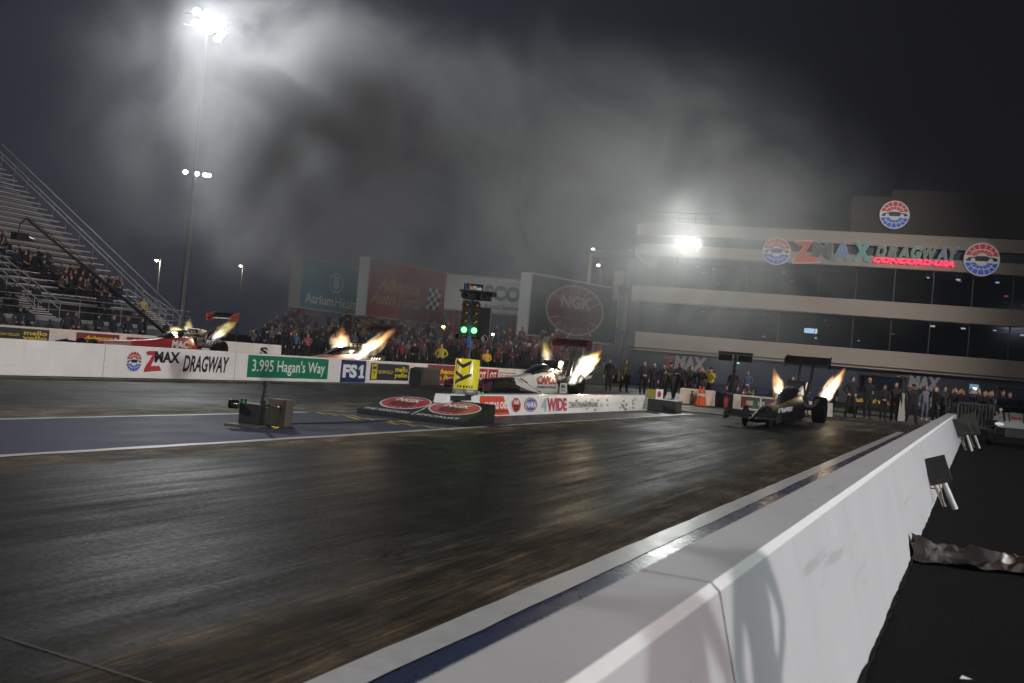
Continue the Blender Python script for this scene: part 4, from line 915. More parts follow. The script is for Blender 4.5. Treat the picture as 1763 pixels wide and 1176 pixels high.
mb = MB(); fb.rect(mb, -.19, Z(497.5), -.165, Z(487.5), .006); fb.rect(mb, -.10, Z(497.5), -.078, Z(487.5), .006, 1); fb.rect(mb, -.165, Z(497.5), -.10, Z(495.8), .006); mb.build('logo', [BLUE, pm((.6, .12, .05))], ct)
AMB = mat('unlit amber lens', (.05, .024, .008), .35); GRN = mat('lit green lamp', (.1, .8, .2), .3, emit=3.6, ecol=(.14, 1, .22)); 
for k, py in enumerate((524, 538.5, 553)):
    for u in (-.135, .085): MB().lathe([(.09, -.10), (.095, .02), (.075, .02), (.07, -.02), (.05, .0), (.002, .012)], U*u+N_*.10+V((0, 0, Z(py))), N_, 18).build('amber_lamp', AMB, ct, smooth=True)
for u in (-.135, .085):
    MB().lathe([(.09, -.10), (.095, .06), (.08, .06), (.075, -.02)], U*u+N_*.10+V((0, 0, Z(568))), N_, 18).build('lamp_hood', BLACK, ct, smooth=True)
    MB().ball(U*u+N_*.13+V((0, 0, Z(568))), (.062, .062, .062)).build('green_lamp', GRN, ct, smooth=True)
lamp('green_glow', 'POINT', V((-10.08, q.y, .49+Z(568)))+N_*.35, 2.0, (.2, 1, .3), .05)
for k in range(2):
    for u, s in ((-.22, -1), (.28, 1)):
        if k: MB().lathe([(.05, -.08), (.075, .0), (.08, .10), (.06, .10), (.05, .05)], U*u+N_*.1+V((0, 0, Z(580.5))), (N_+U*s*.5).normalized(), 14).build('stage_lamp', BLACK, ct, smooth=True)
        else: MB().lathe([(.08, -.1), (.085, .08), (.06, .08), (.05, .03)], U*(u*.8)+N_*.12+V((0, 0, Z(508))), N_, 14).build('stage_lamp', BLACK, ct, smooth=True)
MB().tube([U*-.22+V((0, 0, Z(580.5))), U*.28+V((0, 0, Z(580.5)))], .02, 6).build('lamp_bracket', BLACK, ct)
# small sensor beside the can
sn = thing('beam_sensor', 'small beige timing sensor with a green tip on the median wall right of the can', 'sensor', (-10.06, q.y+.42, .49))
MB().bb((-.1, -.12, 0), (.08, .12, .07)).build('housing', pm((.30, .27, .2)), sn, bevel=.01); MB().bb((-.05, .0, .07), (.06, .1, .13)).build('cap', BLACK, sn); MB().tube([(.09, .22, -.02), (.09, .22, .06)], .02, 6).build('green_tip', pm((.05, .5, .1), emit=.3), sn)
# ------------------------------------------------------------------ wedge with two ovals
rm = thing('wedge_board', 'low black wedge ramp with two red oval emblems in front of the median wall', 'sign', (0, 0, 0))
A_, B_, C_ = G(614, 711), G(801, 735), G(851, 728); D_ = A_+(C_-B_); rm.location = A_; o = A_
hF, hB = .095, .37
mb = MB(); mb.hexa([A_-o, B_-o, C_-o, D_-o, A_-o+V((0, 0, hF)), B_-o+V((0, 0, hF)), C_-o+V((0, 0, hB)), D_-o+V((0, 0, hB))]); mb.build('wedge_body', mat('black wedge', (.009, .013, .011), .55, spec=.2, bump=.05), rm, bevel=.008)
ur = (B_-A_).normalized(); uu = (D_-A_+V((0, 0, hB-hF))); hh = uu.length; W_ = (B_-A_).length
fr = Fr(V((0, 0, hF)), ur, uu)
for cx_ in (.27, .74): ngk(rm, fr, W_*cx_, hh*.56, W_*.225, hh*.36, .004)
mb = MB(); fr.rect(mb, W_*.503, .05, W_*.510, hh*.96, .003); mb.build('divider', LETTER, rm)
text(rm, fr, 'THE IGNITION', W_*.04, hh*.035, W_*.42, hh*.085, LETTER, .004, bold=.01); text(rm, fr, 'SPECIALIST', W_*.54, hh*.035, W_*.38, hh*.085, LETTER, .004, bold=.01)
# ------------------------------------------------------------------ timing boxes on the median
def fwd(px, py, dy): p = G(px, py); return p
p0 = G(458, 733); bx = thing('equipment_box', 'brown wooden box with an oval hole, right of the black camera housing on the median', 'box', (p0.x, p0.y, 0), .25)
MB().bb((0, 0, .0), (.30, .30, .42)).build('box_body', mat('brown plywood', (.065, .048, .036), .6, var=.3, scale=6), bx, bevel=.006)
mb = MB(); f = Fr((.3005, 0, 0), (0, 1, 0), (0, 0, 1)); f2 = Fr((0, -.001, 0), (1, 0, 0), (0, 0, 1))
f2.pol(mb, ell(.19, .28, .045, .075), .002, 0); f2.pol(mb, ell(.175, .275, .025, .05), .004, 1); mb.build('hole', [INK, pm((.75, .75, .72))], bx)
p1 = G(409, 731.5); cb = thing('camera_housing', 'black trackside camera housing with a round lens sitting on a plank on the median', 'camera', (p1.x, p1.y, .035), .25)
MB().bb((0, 0, 0), (.34, .34, .30)).build('housing', mat('black housing', (.012, .012, .013), .5), cb, bevel=.01)
MB().bb((.34, .03, 0), (.52, .32, .27)).build('rear_case', mat('dark olive case', (.025, .025, .018), .5, var=.6, scale=5), cb, bevel=.01)
MB().lathe([(.055, 0), (.07, .02), (.07, .13), (.06, .15), (.055, .13), (.002, .11)], (-.02, .02, .27), (-.8, -.6, .05), 16).build('lens', GLOSSBLACK, cb, smooth=True)
mb = MB(); mb.bb((-.01, .05, .30), (.06, .12, .36)); mb.build('latch', BLACK, cb); MB().bb((.03, .02, .30), (.06, .05, .335)).build('green_light', pm((.02, .25, .05), emit=.12), cb)
mb = MB(); mb.tube([(.27, .2, .3), (.30, .2, .62)], .03, 10); mb.bb((.27, .16, .58), (.33, .24, .66)); mb.tube([(.28, .2, .42), (.37, .18, .45)], .012, 6); mb.tube([(.285, .2, .48), (.37, .18, .52)], .012, 6); mb.bb((.262, .165, .3), (.32, .235, .36)); mb.build('antenna_post', BLACK, cb)
p2 = G(388, 732); pk = thing('plank', 'flat dark wooden plank under the black camera housing on the median', 'board', (p2.x, p2.y, 0), .25)
MB().bb((0, -.05, 0), (.52, .45, .033)).build('board', pm((.05, .045, .035), .6), pk, bevel=.004)
def cable(label, pts, r=.012, name='cable', cat='cable', m=None):
    o = thing(name, label, cat, pts[0]); mb = MB(); p = [V(x)-V(pts[0]) for x in pts]; mb.tube(p, r, 6); mb.build('cable_run', m or RUBBER, o, smooth=True); return o
cable('black cable running across the median from the brown box to the wedge', [G(x, y, .014) for x, y in ((500, 729), (540, 728.5), (580, 727.5), (625, 726), (660, 723.5), (700, 722))], .015)
cable('yellow wires coiled at the foot of the brown box', [G(x, y, .012) for x, y in ((462, 733), (468, 735), (474, 734), (480, 735.5), (472, 737))], .008, 'wire', 'wire', YELLOW)
cable('dark timing cable lying across the nearest lane at the starting line', [G(x, y, .014) for x, y in ((1166, 707.5), (1200, 710.5), (1235, 714), (1262, 715.5))], .018)
# black box at the median wall end
q = G(1117, 709); eb = thing('black_case', 'low black case at the right end of the median wall', 'case', (-10.1, 33.0, 0))
MB().bb((0, 0, 0), (.98, .75, .37)).build('case_body', BLACK, eb, bevel=.012); MB().bb((.64, -.006, .02), (.97, -.001, .35)).build('side_panel', pm((.02, .02, .022), .35), eb)
cdp = thing('small_sign', 'small white card sign with a red emblem standing on the black case', 'sign', (-10.05, 33.3, .37))
MB().bb((.12, .0, .0), (.36, .03, .34)).build('card', WHITE, cdp); ngk(cdp, Fr((.24, -.004, .17), (1, 0, 0), (0, 0, 1)), 0, 0, .07, .12, .002, txt=False)
MB().bb((-.2, .02, .02), (.1, .05, .32)).build('yellow_card', mat('yellow black card', (.25, .2, .02), .5, var=.7, scale=14), cdp)
cw2 = thing('equipment_case', 'tall dark case standing against the centre wall between the two yellow and red banners', 'case', (-19.55, 33.3, 0))
MB().bb((0, 0, 0), (.5, 1.45, .62)).build('case_body', pm((.035, .036, .04), .6), cw2, bevel=.02); MB().bb((.02, .2, .62), (.46, 1.3, .67)).build('lid', pm((.05, .05, .055)), cw2)
# ------------------------------------------------------------------ starting line equipment
def tsign():
    p = PY(1260, 690, 46); t = thing('twin_panel_sign', 'black T shaped display of two dark panels on a post behind the starting line', 'sign', (p.x, 46, 0))
    top = PY(1264, 606, 46).z; MB().bb((-.06, -.05, 0), (.06, .05, top)).build('post', BLACK, t)
    MB().bb((-.78, -.08, top-.12), (.78, .06, top)).build('beam', BLACK, t, bevel=.01)
    MB().bb((-.76, -.06, top-.42), (-.14, .04, top-.14)).build('panel', GLOSSBLACK, t); MB().bb((.14, -.06, top-.42), (.76, .04, top-.14)).build('panel', GLOSSBLACK, t)
    mb = MB(); mb.bb((-.78, -.084, top-.13), (.78, -.080, top-.118)); mb.build('trim', GALV, t); MB().bb((.1, -.06, top-.52), (.2, -.02, top-.46)).build('green_lamp', pm((.2, .9, .5), emit=1.2), t)
tsign()
def block(label, x0, x1, y, h, d=.5, m=WALLF):
    t = thing('white_barrier', label, 'barrier', (x0, y, 0)); MB().hexa([(0, 0, 0), (x1-x0, 0, 0), (x1-x0, d, 0), (0, d, 0), (.03, .06, h), (x1-x0-.03, .06, h), (x1-x0-.03, d-.06, h), (.03, d-.06, h)]).build('block', m, t, bevel=.02); return t
a, b_ = PY(1168, 690, 43), PY(1228, 690, 43); block('white barrier block with a dark picture behind the traffic cones', a.x, b_.x, 43, .66)
t = thing('fire_extinguisher', 'black fire extinguisher before the white barrier block, left of the cones', 'fire extinguisher', (a.x+.62, 42.85, 0), group='fire extinguishers'); 
def exting(t, m):
    MB().lathe([(.085, 0), (.09, .02), (.09, .40), (.06, .46), (.03, .48), (.03, .53)], n=16).build('cylinder', m, t, smooth=True); mb = MB(); mb.tube([(0, 0, .53), (.05, 0, .56), (.12, 0, .52), (.13, 0, .3)], .015, 6); mb.bb((-.06, -.02, .53), (.04, .02, .58)); mb.build('valve_hose', BLACK, t)
exting(t, pm((.03, .04, .04), .4))
p = PY(1253, 700, 43.0); t = thing('fire_extinguisher', 'red fire extinguisher before the long black case, left of the display stand', 'fire extinguisher', (p.x, 42.6, 0), group='fire extinguishers'); exting(t, pm((.30, .02, .02), .35))
for label, px, dx in (('front orange traffic cone with a white collar before the white barrier', 1209, 0), ('rear orange traffic cone half hidden by the cone in front', 1203, -.0)):
    p = PY(px, 698, 42.6 if px == 1209 else 42.9); t = thing('traffic_cone', label, 'traffic cone', (p.x, p.y, 0), group='traffic cones')
    mb = MB(); mb.bb((-.19, -.19, 0), (.19, .19, .035)); mb.build('base', ORANGE, t); MB().lathe([(.15, .036), (.10, .38), (.083, .48), (.055, .66), (.035, .80), (.02, .81)], n=18).build('cone_body', ORANGE, t, smooth=True); MB().lathe([(.103, .40), (.087, .50)], n=18).build('collar', WHITE, t, smooth=True)
a, b_ = PY(1222, 690, 43.3), PY(1263, 690, 43.3); t = thing('long_case', 'long black equipment case under the T shaped display', 'case', (a.x, 43.35, 0)); MB().bb((0, 0, 0), (b_.x-a.x, .6, .52)).build('case_body', BLACK, t, bevel=.02)
t = thing('tarp_bundle', 'blue and olive bundle of cloth lying on the long black case', 'bundle', (a.x+.25, 43.65, .53)); MB().ball((.1, 0, .08), (.28, .2, .12)).build('blue_cloth', mat('blue cloth', (.03, .045, .10), .8, bump=.6, scale=6), t, smooth=True); MB().ball((.5, 0, .05), (.25, .15, .07)).build('olive_cloth', mat('olive cloth', (.07, .08, .05), .8, bump=.6), t, smooth=True)
a, b_ = PY(1226, 672, 44.6), PY(1290, 676, 44.6); block('low white wall behind the long black case and display stand', a.x, b_.x+3.5, 44.6, .58)
a, b_ = PY(1262, 690, 43.0), PY(1347, 690, 43.0); t = thing('display_stand', 'white framed display stand with red and green bottle shapes and spark plug lettering', 'display stand', (a.x, 43.0, 0)); W_ = b_.x-a.x; h = .61
mb = MB(); mb.bb((0, 0, 0), (.32, .5, h)); 
for x in (W_*.55, W_*.97): mb.bb((x, 0, 0), (x+.06, .5, h))
mb.bb((.32, 0, h-.07), (W_*.97, .5, h)); mb.bb((.32, 0, 0), (W_*.97, .5, .07)); mb.build('frame', WHITE, t, bevel=.01)
MB().bb((.32, .06, .07), (W_*.97, .1, h-.07)).build('panel', pm((.10, .10, .11)), t)
f = Fr((0, .056, 0), (1, 0, 0), (0, 0, 1))
for k, x in enumerate((.42, 1.55)):
    mb = MB(); f.pol(mb, ell(x+.04, .3, .07, .2), .002); mb.build('red_picture', RED, t); mb = MB(); f.pol(mb, ell(x+.52, .3, .07, .2), .002); mb.build('green_picture', pm((.02, .20, .12)), t)
    text(t, f, 'NGK', x+.14, .2, .30, .2, LETTER, .002, bold=.04); text(t, f, 'NTK', x+.62, .2, .30, .2, LETTER, .002, bold=.04)
for label, px, m, s_ in (('blue folded tarp heap on the right of the display stand', 1310, (.03, .05, .13), .32), ('dark helmet bag on the display stand', 1330, (.02, .025, .03), .22), ('olive bag with yellow straps on the display stand', 1290, (.10, .09, .03), .18)):
    p = PY(px, 680, 43.25); t = thing('bag', label, 'bag', (p.x, 43.25, h)); MB().ball((0, 0, s_*.45), (s_, .2, s_*.5)).build('cloth', mat('cloth', m, .8, bump=.8, scale=7), t, smooth=True); MB().tube([(-s_*.6, -.15, s_*.5), (0, -.2, s_*.98), (s_*.6, -.15, s_*.5)], .012, 5).build('strap', YELLOW if px == 1290 else BLACK, t)
for px, col, lab in ((1280, (.6, .12, .05), 'tiny orange cone on the display stand, left of the bags'), (1297, (.6, .45, .03), 'tiny yellow marker cone on the display stand')):
    p = PY(px, 676, 43.2); t = thing('marker_cone', lab, 'marker cone', (p.x, 43.2, h)); MB().lathe([(.07, 0), (.07, .01), (.05, .012), (.015, .24)], n=12).build('cone_body', pm(col), t, smooth=True); MB().lathe([(.042, .08), (.034, .12)], n=12).build('collar', WHITE, t)
# ------------------------------------------------------------------ vehicle behind the crew, barricades, buggy
p = PY(1448, 716, 52); tv = thing('tow_tractor', 'black tow tractor with a glass cab and yellow lettering behind the crew on the right', 'tractor', (-5.6, 52.6, 0))
MB().loft([[(-.25, 0, .35), (2.45, 0, .35), (2.45, 0, 1.0), (-.25, 0, 1.0)], [(-.25, 2.6, .35), (2.45, 2.6, .35), (2.45, 2.6, 1.15), (-.25, 2.6, 1.15)]]).build('body', BLACK, tv, bevel=.05)
mb = MB()
for x in (.02, 2.1):
    for y in (.5, 2.3): mb.bb((x, y, 1.0), (x+.1, y+.1, 2.0))
mb.bb((0, .45, 1.95), (2.22, 2.45, 2.08)); mb.bb((.02, .5, 1.0), (2.2, .6, 1.08)); mb.build('cab_frame', pm((.03, .03, .032), .35), tv, bevel=.02)
MB().bb((.12, .54, 1.08), (2.1, .56, 1.95)).build('windshield', GLASS, tv)
mb = MB(); [mb.ball((x, -.02, .78), (.09, .05, .09)) for x in (.0, 2.2)]; mb.ball((1.9, .42, 2.03), (.06, .04, .03)); mb.build('headlight', pm((.3, .32, .3), .2), tv, smooth=True)
for x in (-.1, 2.3):
    wv = thing_part('wheel', tv, (x, .5, .4)); MB().lathe([(.2, -.16), (.38, -.18), (.41, -.1), (.41, .1), (.38, .18), (.2, .16)], (0, 0, 0), (1, 0, 0), 22).build('tyre', RUBBER, wv, smooth=True); MB().lathe([(.2, -.1), (.2, .1), (.02, .08)], (0, 0, 0), (1, 0, 0), 14).build('rim', DARKMET, wv)
f = Fr((0, -.004, 0), (1, 0, 0), (0, 0, 1)); text(tv, f, 'GO', .05, .62, .36, .16, YELLOW, .003, bold=.05); text(tv, f, 'ON', .55, .62, .36, .16, YELLOW, .003, bold=.05); text(tv, f, 'YELLO', 1.05, .62, .85, .16, YELLOW, .003, bold=.05)
wp = PY(1550, 724, 49.2); t = thing('white_stand', 'white tapered equipment stand among the crew right of the tow tractor', 'stand', (wp.x, 49.2, 0)); MB().loft([[(-.16, -.1, 0), (.2, -.1, 0), (.2, .2, 0), (-.16, .2, 0)], [(-.07, 0, .9), (.1, 0, .9), (.1, .12, .9), (-.07, .12, .9)], [(-.06, 0, 1.25), (.09, 0, 1.25), (.09, .1, 1.25), (-.06, .1, 1.25)]]).build('column', pm((.42, .42, .40)), t, bevel=.01); MB().bb((-.22, -.16, 0), (.26, .26, .07)).build('foot', pm((.42, .42, .40)), t)
def barricade(label, x, y, L_, rz):
    t = thing('crowd_barrier', label, 'barricade', (x, y, 0), rz, 'steel barricades behind the near wall')
    m = MB(); m.tube([(0, 0, .1), (0, 0, 1.08), (.05, 0, 1.1), (L_-.05, 0, 1.1), (L_, 0, 1.08), (L_, 0, .1)], .021, 7); m.tube([(0, 0, .2), (L_, 0, .2)], .018, 6)
    m.build('frame', pm((.22, .22, .24), .5, .5), t, smooth=True); b_ = MB()
    for i in range(1, int(L_/.125)): b_.tube([(i*.125, 0, .2), (i*.125, 0, 1.1)], .009, 5)
    b_.build('bars', pm((.22, .22, .24), .5, .5), t); mb = MB()
    for xx in (.25, L_-.25): mb.bb((xx-.03, -.3, 0), (xx+.03, .3, .03)); mb.tube([(xx, 0, .03), (xx, 0, .2)], .02, 6)
    mb.build('foot', GALV, t)
barricade('steel crowd barricade just right of the near wall end', -.75, 43.4, 2.1, .03); barricade('steel crowd barricade partly behind the buggy windshield', 1.4, 43.5, 2.1, .03)
# buggy facing the camera
ug = thing('buggy', 'white striped pit buggy with big black tyres facing the camera at the right edge', 'buggy', (1.02, 33.8, 0))
hood = []
for y, z0, zc, w_ in ((-.25, .55, .60, .50), (-.12, .52, .72, .56), (.25, .55, .84, .60), (.75, .6, .95, .62), (1.0, .6, .98, .62)):
    hood.append([(-w_, y, z0), (w_, y, z0), (w_*.97, y, z0+(zc-z0)*.6), (w_*.6, y, zc), (0, y, zc+.025), (-w_*.6, y, zc), (-w_*.97, y, z0+(zc-z0)*.6)])
MB().loft(hood).build('hood', mat('white hood', (.30, .31, .30), .3, coat=.4), ug, smooth=True)
mb = MB()
for s in (-1, 1):
    for u0, u1 in ((.30, .42), (.52, .62)):
        for (A, B) in zip(hood[1:], hood[2:]):
            mb.add([V((s*A[3][0]*u0/.6*1.0, A[3][1], A[3][2]+.016)), V((s*A[3][0]*u1/.6*.98, A[3][1], A[3][2]+.004)), V((s*B[3][0]*u1/.6*.98, B[3][1], B[3][2]+.004)), V((s*B[3][0]*u0/.6, B[3][1], B[3][2]+.016))], [(0, 1, 2, 3)])
mb.build('stripes', INK, ug)
text(ug, Fr((0, .05, .795), (1, 0, 0), (0, .92, .35)), 'N', -.14, -.02, .26, .22, RED, .03, bold=.06)
MB().hexa([(-.6, -.22, .3), (.6, -.22, .3), (.6, 1.0, .3), (-.6, 1.0, .3), (-.56, -.26, .56), (.56, -.26, .56), (.6, 1.0, .6), (-.6, 1.0, .6)]).build('front_body', BLACK, ug, bevel=.03)
MB().bb((-.28, -.30, .28), (.28, -.225, .52)).build('grille', pm((.10, .11, .10), .35, .6), ug, bevel=.01)
for s in (-1, 1):
    MB().ball((s*.45, -.20, .64), (.13, .09, .055)).build('headlight', mat('clear headlight', (.7, .72, .68), .12, emit=.35), ug, smooth=True)
    for y in (.15, 1.75):
        wv = thing_part('wheel', ug, (s*.66, y, .33)); MB().lathe([(.17, -.13), (.30, -.15), (.335, -.08), (.335, .08), (.30, .15), (.17, .13)], (0, 0, 0), (1, 0, 0), 24).build('tyre', RUBBER, wv, smooth=True); MB().lathe([(.17, -.08), (.17, .1), (.03, .08)], (0, 0, 0), (1, 0, 0), 14).build('rim', DARKMET, wv)
    MB().loft([[(s*.48, -.22, .58), (s*.82, -.2, .50), (s*.82, -.2, .53), (s*.48, -.22, .62)], [(s*.5, .15, .70), (s*.84, .15, .68), (s*.84, .15, .71), (s*.5, .15, .74)], [(s*.55, .55, .62), (s*.84, .55, .56), (s*.84, .55, .59), (s*.55, .55, .66)]]).build('fender', BLACK, ug, smooth=True)
mb = MB(); rr2 = [(-.58, 1.0, .98), (-.52, 1.35, 1.42)]; 
for s in (-1, 1): mb.tube([(s*.58, .98, .98), (s*.54, 1.5, 1.72), (s*.54, 2.6, 1.74)], .025, 8)
mb.tube([(-.54, 1.5, 1.72), (.54, 1.5, 1.72)], .025, 8); mb.tube([(-.54, 1.3, 1.42), (.54, 1.3, 1.42)], .015, 6); mb.build('roll_cage', BLACK, ug, smooth=True)
MB().hexa([(-.55, .99, .98), (.55, .99, .98), (.55, 1.0, .98), (-.55, 1.0, .98), (-.53, 1.29, 1.40), (.53, 1.29, 1.40), (.53, 1.3, 1.40), (-.53, 1.3, 1.40)]).build('windshield', GLASS, ug)
MB().bb((-.58, 1.45, 1.73), (.58, 2.7, 1.78)).build('roof', BLACK, ug, bevel=.02)
MB().bb((-.55, 1.0, .35), (.55, 2.5, .62)).build('rear_body', BLACK, ug); MB().bb((-.5, 1.7, .62), (.5, 2.1, 1.15)).build('seat', BLACK, ug, bevel=.05)
MB().tube([(-.25+.15*math.cos(i*PI/6), 1.35+.05*math.sin(i*PI/6), 1.1+.14*math.sin(i*PI/6)) for i in range(13)], .015, 6).build('steering_wheel', BLACK, ug)
mb = MB(); mb.ball((-.42, .88, 1.06), (.05, .03, .05)); mb.tube([(-.42, .9, .96), (-.42, .9, 1.04)], .015, 6); mb.build('side_lamp', pm((.75, .45, .40), .4), ug)
# boxes on legs hanging over the near wall
def wall_box(label, y, x, wd, ht, top, rz, tilt, post=True):
    t = thing('trackside_box', label, 'speaker box', (x, y, 0), rz, 'dark boxes on legs behind the near wall')
    R_ = Matrix.Rotation(tilt, 3, 'Y') @ Matrix.Rotation(-.12, 3, 'X'); c = V((0, 0, top-ht/2))
    MB().box(c, (wd, .075, ht), 0, R_).build('box_body', mat('dark grey box', (.022, .021, .02), .5, var=.3), t, bevel=.006)
    mb = MB(); mb.box(c+R_ @ V((0, -.039, 0)), (wd*.93, .004, ht*.95), 0, R_); mb.build('front_panel', pm((.022, .021, .019), .5), t)
    mb = MB(); mb.box(c+R_ @ V((-.0, -.043, -ht*.36)), (wd*.34, .003, ht*.06), 0, R_); mb.build('label_plate', pm((.06, .056, .05)), t)
    if post:
        MB().tube([(wd*.30, .05, top-ht*.9), (wd*.30+.16, .02, .0)], .034, 12).build('leg', pm((.50, .48, .47)), t, smooth=True)
    mb = MB()
    for a, b_ in ((-.36, .12), (-.1, .20), (-.33, .26)): mb.tube([(wd*a+.06, .0, top-ht), (wd*b_+.06, .0, .02)], .008, 5)
    mb.tube([(wd*-.3, 0, top-ht-.06), (wd*.1, 0, top-ht-.06)], .008, 5); mb.build('wire_stand', pm((.12, .1, .08), .5, .6), t)
    return t
yb = G(1614, 868); 
wall_box('nearest dark grey box on a white leg leaning by the near wall', 13.6, -.41, .26, .335, .62, .06, -.36)
wall_box('dark box at the far end of the near wall, in front of a blacker one', 28.4, -.36, .36, .46, .83, .05, -.34)
wall_box('black box behind the left one at the far end of the near wall', 30.4, -.20, .40, .62, .93, .05, -.30)
# crumpled plastic sheet
cr = random.Random(11)
from mathutils import noise as MN
tp = thing('plastic_sheet', 'crumpled brown and grey plastic sheet on dark pavement at the near wall foot', 'plastic sheet', (-.40, 9.35, 0))
NX, NY = 150, 70
vs = []; fs = []
def crest(v, c, wd): return max(0.0, 1-abs(v-c)/wd)
for j in range(NY+1):
    for i in range(NX+1):
        u, v = i/NX, j/NY
        n1, n2, n3 = MN.noise(V((u*4, 1.3, 4))), MN.noise(V((u*5, 7.3, 4))), MN.noise(V((u*3.4, 3.3, 9)))
        kf = abs(MN.noise(V((u*13, v*9, 2))))
        z = .095*crest(v, .80+.10*n1, .16)*(1-.45*u)+.075*crest(v, .47+.16*n2+.1*u, .15)+.045*crest(v, .20+.10*n3, .10)+.05*crest(v, .62-.3*u+.1*n3, .07)
        z += .022*crest((u*1.9+v*.8+.3*n2) % .62, .31, .10)+.016*crest((u*2.6-v*.9+.3*n1) % .5, .25, .07)
        z += .02*kf+.03*max(0, .5-abs(u-.55)*1.2)
        z *= min(1, 8*min(v+.03, 1.05-v))
        if u < .16: z += (.16-u)*1.35*max(0, math.sin(PI*min(1, v*1.15)))*(.45+.8*abs(MN.noise(V((u*8, v*6, 4)))))
        rim = max(0, 1-min(v, 1-v)*13); z += rim*.045*max(0, MN.noise(V((u*9, v*3, 7)))+.35)
        x = u*1.55-.02+.045*MN.noise(V((u*6, v*5, 3)))-z*.12; y = (v-.5)*(.56+.10*math.sin(u*6))+.05*MN.noise(V((u*7, v*2, 9)))+u*.22
        vs.append((x, y, max(.006, z+.006)))
for j in range(NY):
    for i in range(NX):
        a = j*(NX+1)+i; fs.append((a, a+1, a+NX+2, a+NX+1))
TARP = bpy.data.materials.new('brown plastic'); TARP.use_nodes = True; nt = TARP.node_tree; b = nt.nodes['Principled BSDF']
nz = nd(nt, 'ShaderNodeTexNoise'); nz.inputs['Scale'].default_value = 3.2; nz.inputs['Detail'].default_value = 5; tcn = nd(nt, 'ShaderNodeTexCoord'); nt.links.new(tcn.outputs['Object'], nz.inputs[0])
rp = nd(nt, 'ShaderNodeValToRGB'); rp.color_ramp.elements[0].position = .4; rp.color_ramp.elements[0].color = (.045, .021, .012, 1); rp.color_ramp.elements[1].position = .62; rp.color_ramp.elements[1].color = (.055, .052, .05, 1)
nt.links.new(nz.outputs[0], rp.inputs[0]); nt.links.new(rp.outputs[0], b.inputs['Base Color']); b.inputs['Roughness'].default_value = .34; b.inputs['Coat Weight'].default_value = .2
mbt = MB().add(vs, fs)
for k, f in enumerate(mbt.f):
    i, j = k % NX, k//NX; u, v = i/NX, j/NY
    if min(v, 1-v)*1.0+.10*MN.noise(V((u*8, v*4, 1))) < .10 or u+.06*MN.noise(V((u*8, v*8, 1))) < .10 or MN.noise(V((u*3.5, v*5, 8))) > .42: mbt.m[k] = 1
o = mbt.build('sheet', [TARP, mat('grey clear plastic', (.05, .043, .038), .4, coat=.2)], tp, smooth=True)
o.data.set_sharp_from_angle(angle=math.radians(16))
lt = thing('litter', 'small pale scrap of litter on the dark pavement in the bottom right', 'litter', G(1652, 1170)+V((0, 0, .004))); mb = MB(); mb.add([(0, 0, 0), (.05, .01, .006), (.06, .035, .0), (.01, .03, .012)], [(0, 1, 2, 3)]); mb.add([(.01, .0, 0), (.04, -.02, .01), (.05, .01, .006)], [(0, 1, 2)]); mb.build('scrap', WHITE, lt)
# ------------------------------------------------------------------ camera jib over the far wall
j0, j1, jp = PX(45, 376, -42.0), PX(283, 572, -42.0), PX(255, 545, -42.0)
jb = thing('camera_jib', 'long black camera crane arm reaching up left in front of the grandstand', 'camera crane', (j1.x, j1.y-.6, 0)); o = jb.location.copy()
dirj = (j0-j1).normalized(); MB().tube([j1-dirj*.5-o, j1-o, j0-o], [.13, .11, .06], 8).build('arm', BLACK, jb); mb = MB(); mb.tube([j1-o+V((0, 0, .25)), (j0+j1)/2-o+V((0, 0, .32)), j0-o+V((0, 0, .1))], .018, 5); mb.build('cable_stay', DARKMET, jb)
pv = j1+dirj*1.6-o; mb = MB(); mb.tube([pv, (pv.x, pv.y, .7)], .08, 8)
for a in range(3): mb.tube([(pv.x, pv.y, .8), (pv.x+.7*math.cos(a*2.1), pv.y+.7*math.sin(a*2.1), 0)], .04, 6)
mb.build('tripod', BLACK, jb)
hd = j0-o; mb = MB(); mb.tube([hd, hd+V((.0, -.3, -.3)), hd+V((0, -.35, -.75))], .04, 6); mb.bb(tuple(hd+V((-.2, -.6, -1.1))), tuple(hd+V((.2, .1, -.75)))); mb.tube([hd+V((0, .0, -.9)), hd+V((0, .5, -1.0))], .1, 10); mb.build('camera_head', BLACK, jb)
MB().bb(tuple(j1-dirj*.9-o-V((.2, .25, .2))), tuple(j1-dirj*.5-o+V((.2, .25, .25)))).build('counterweight', BLACK, jb, bevel=.03)
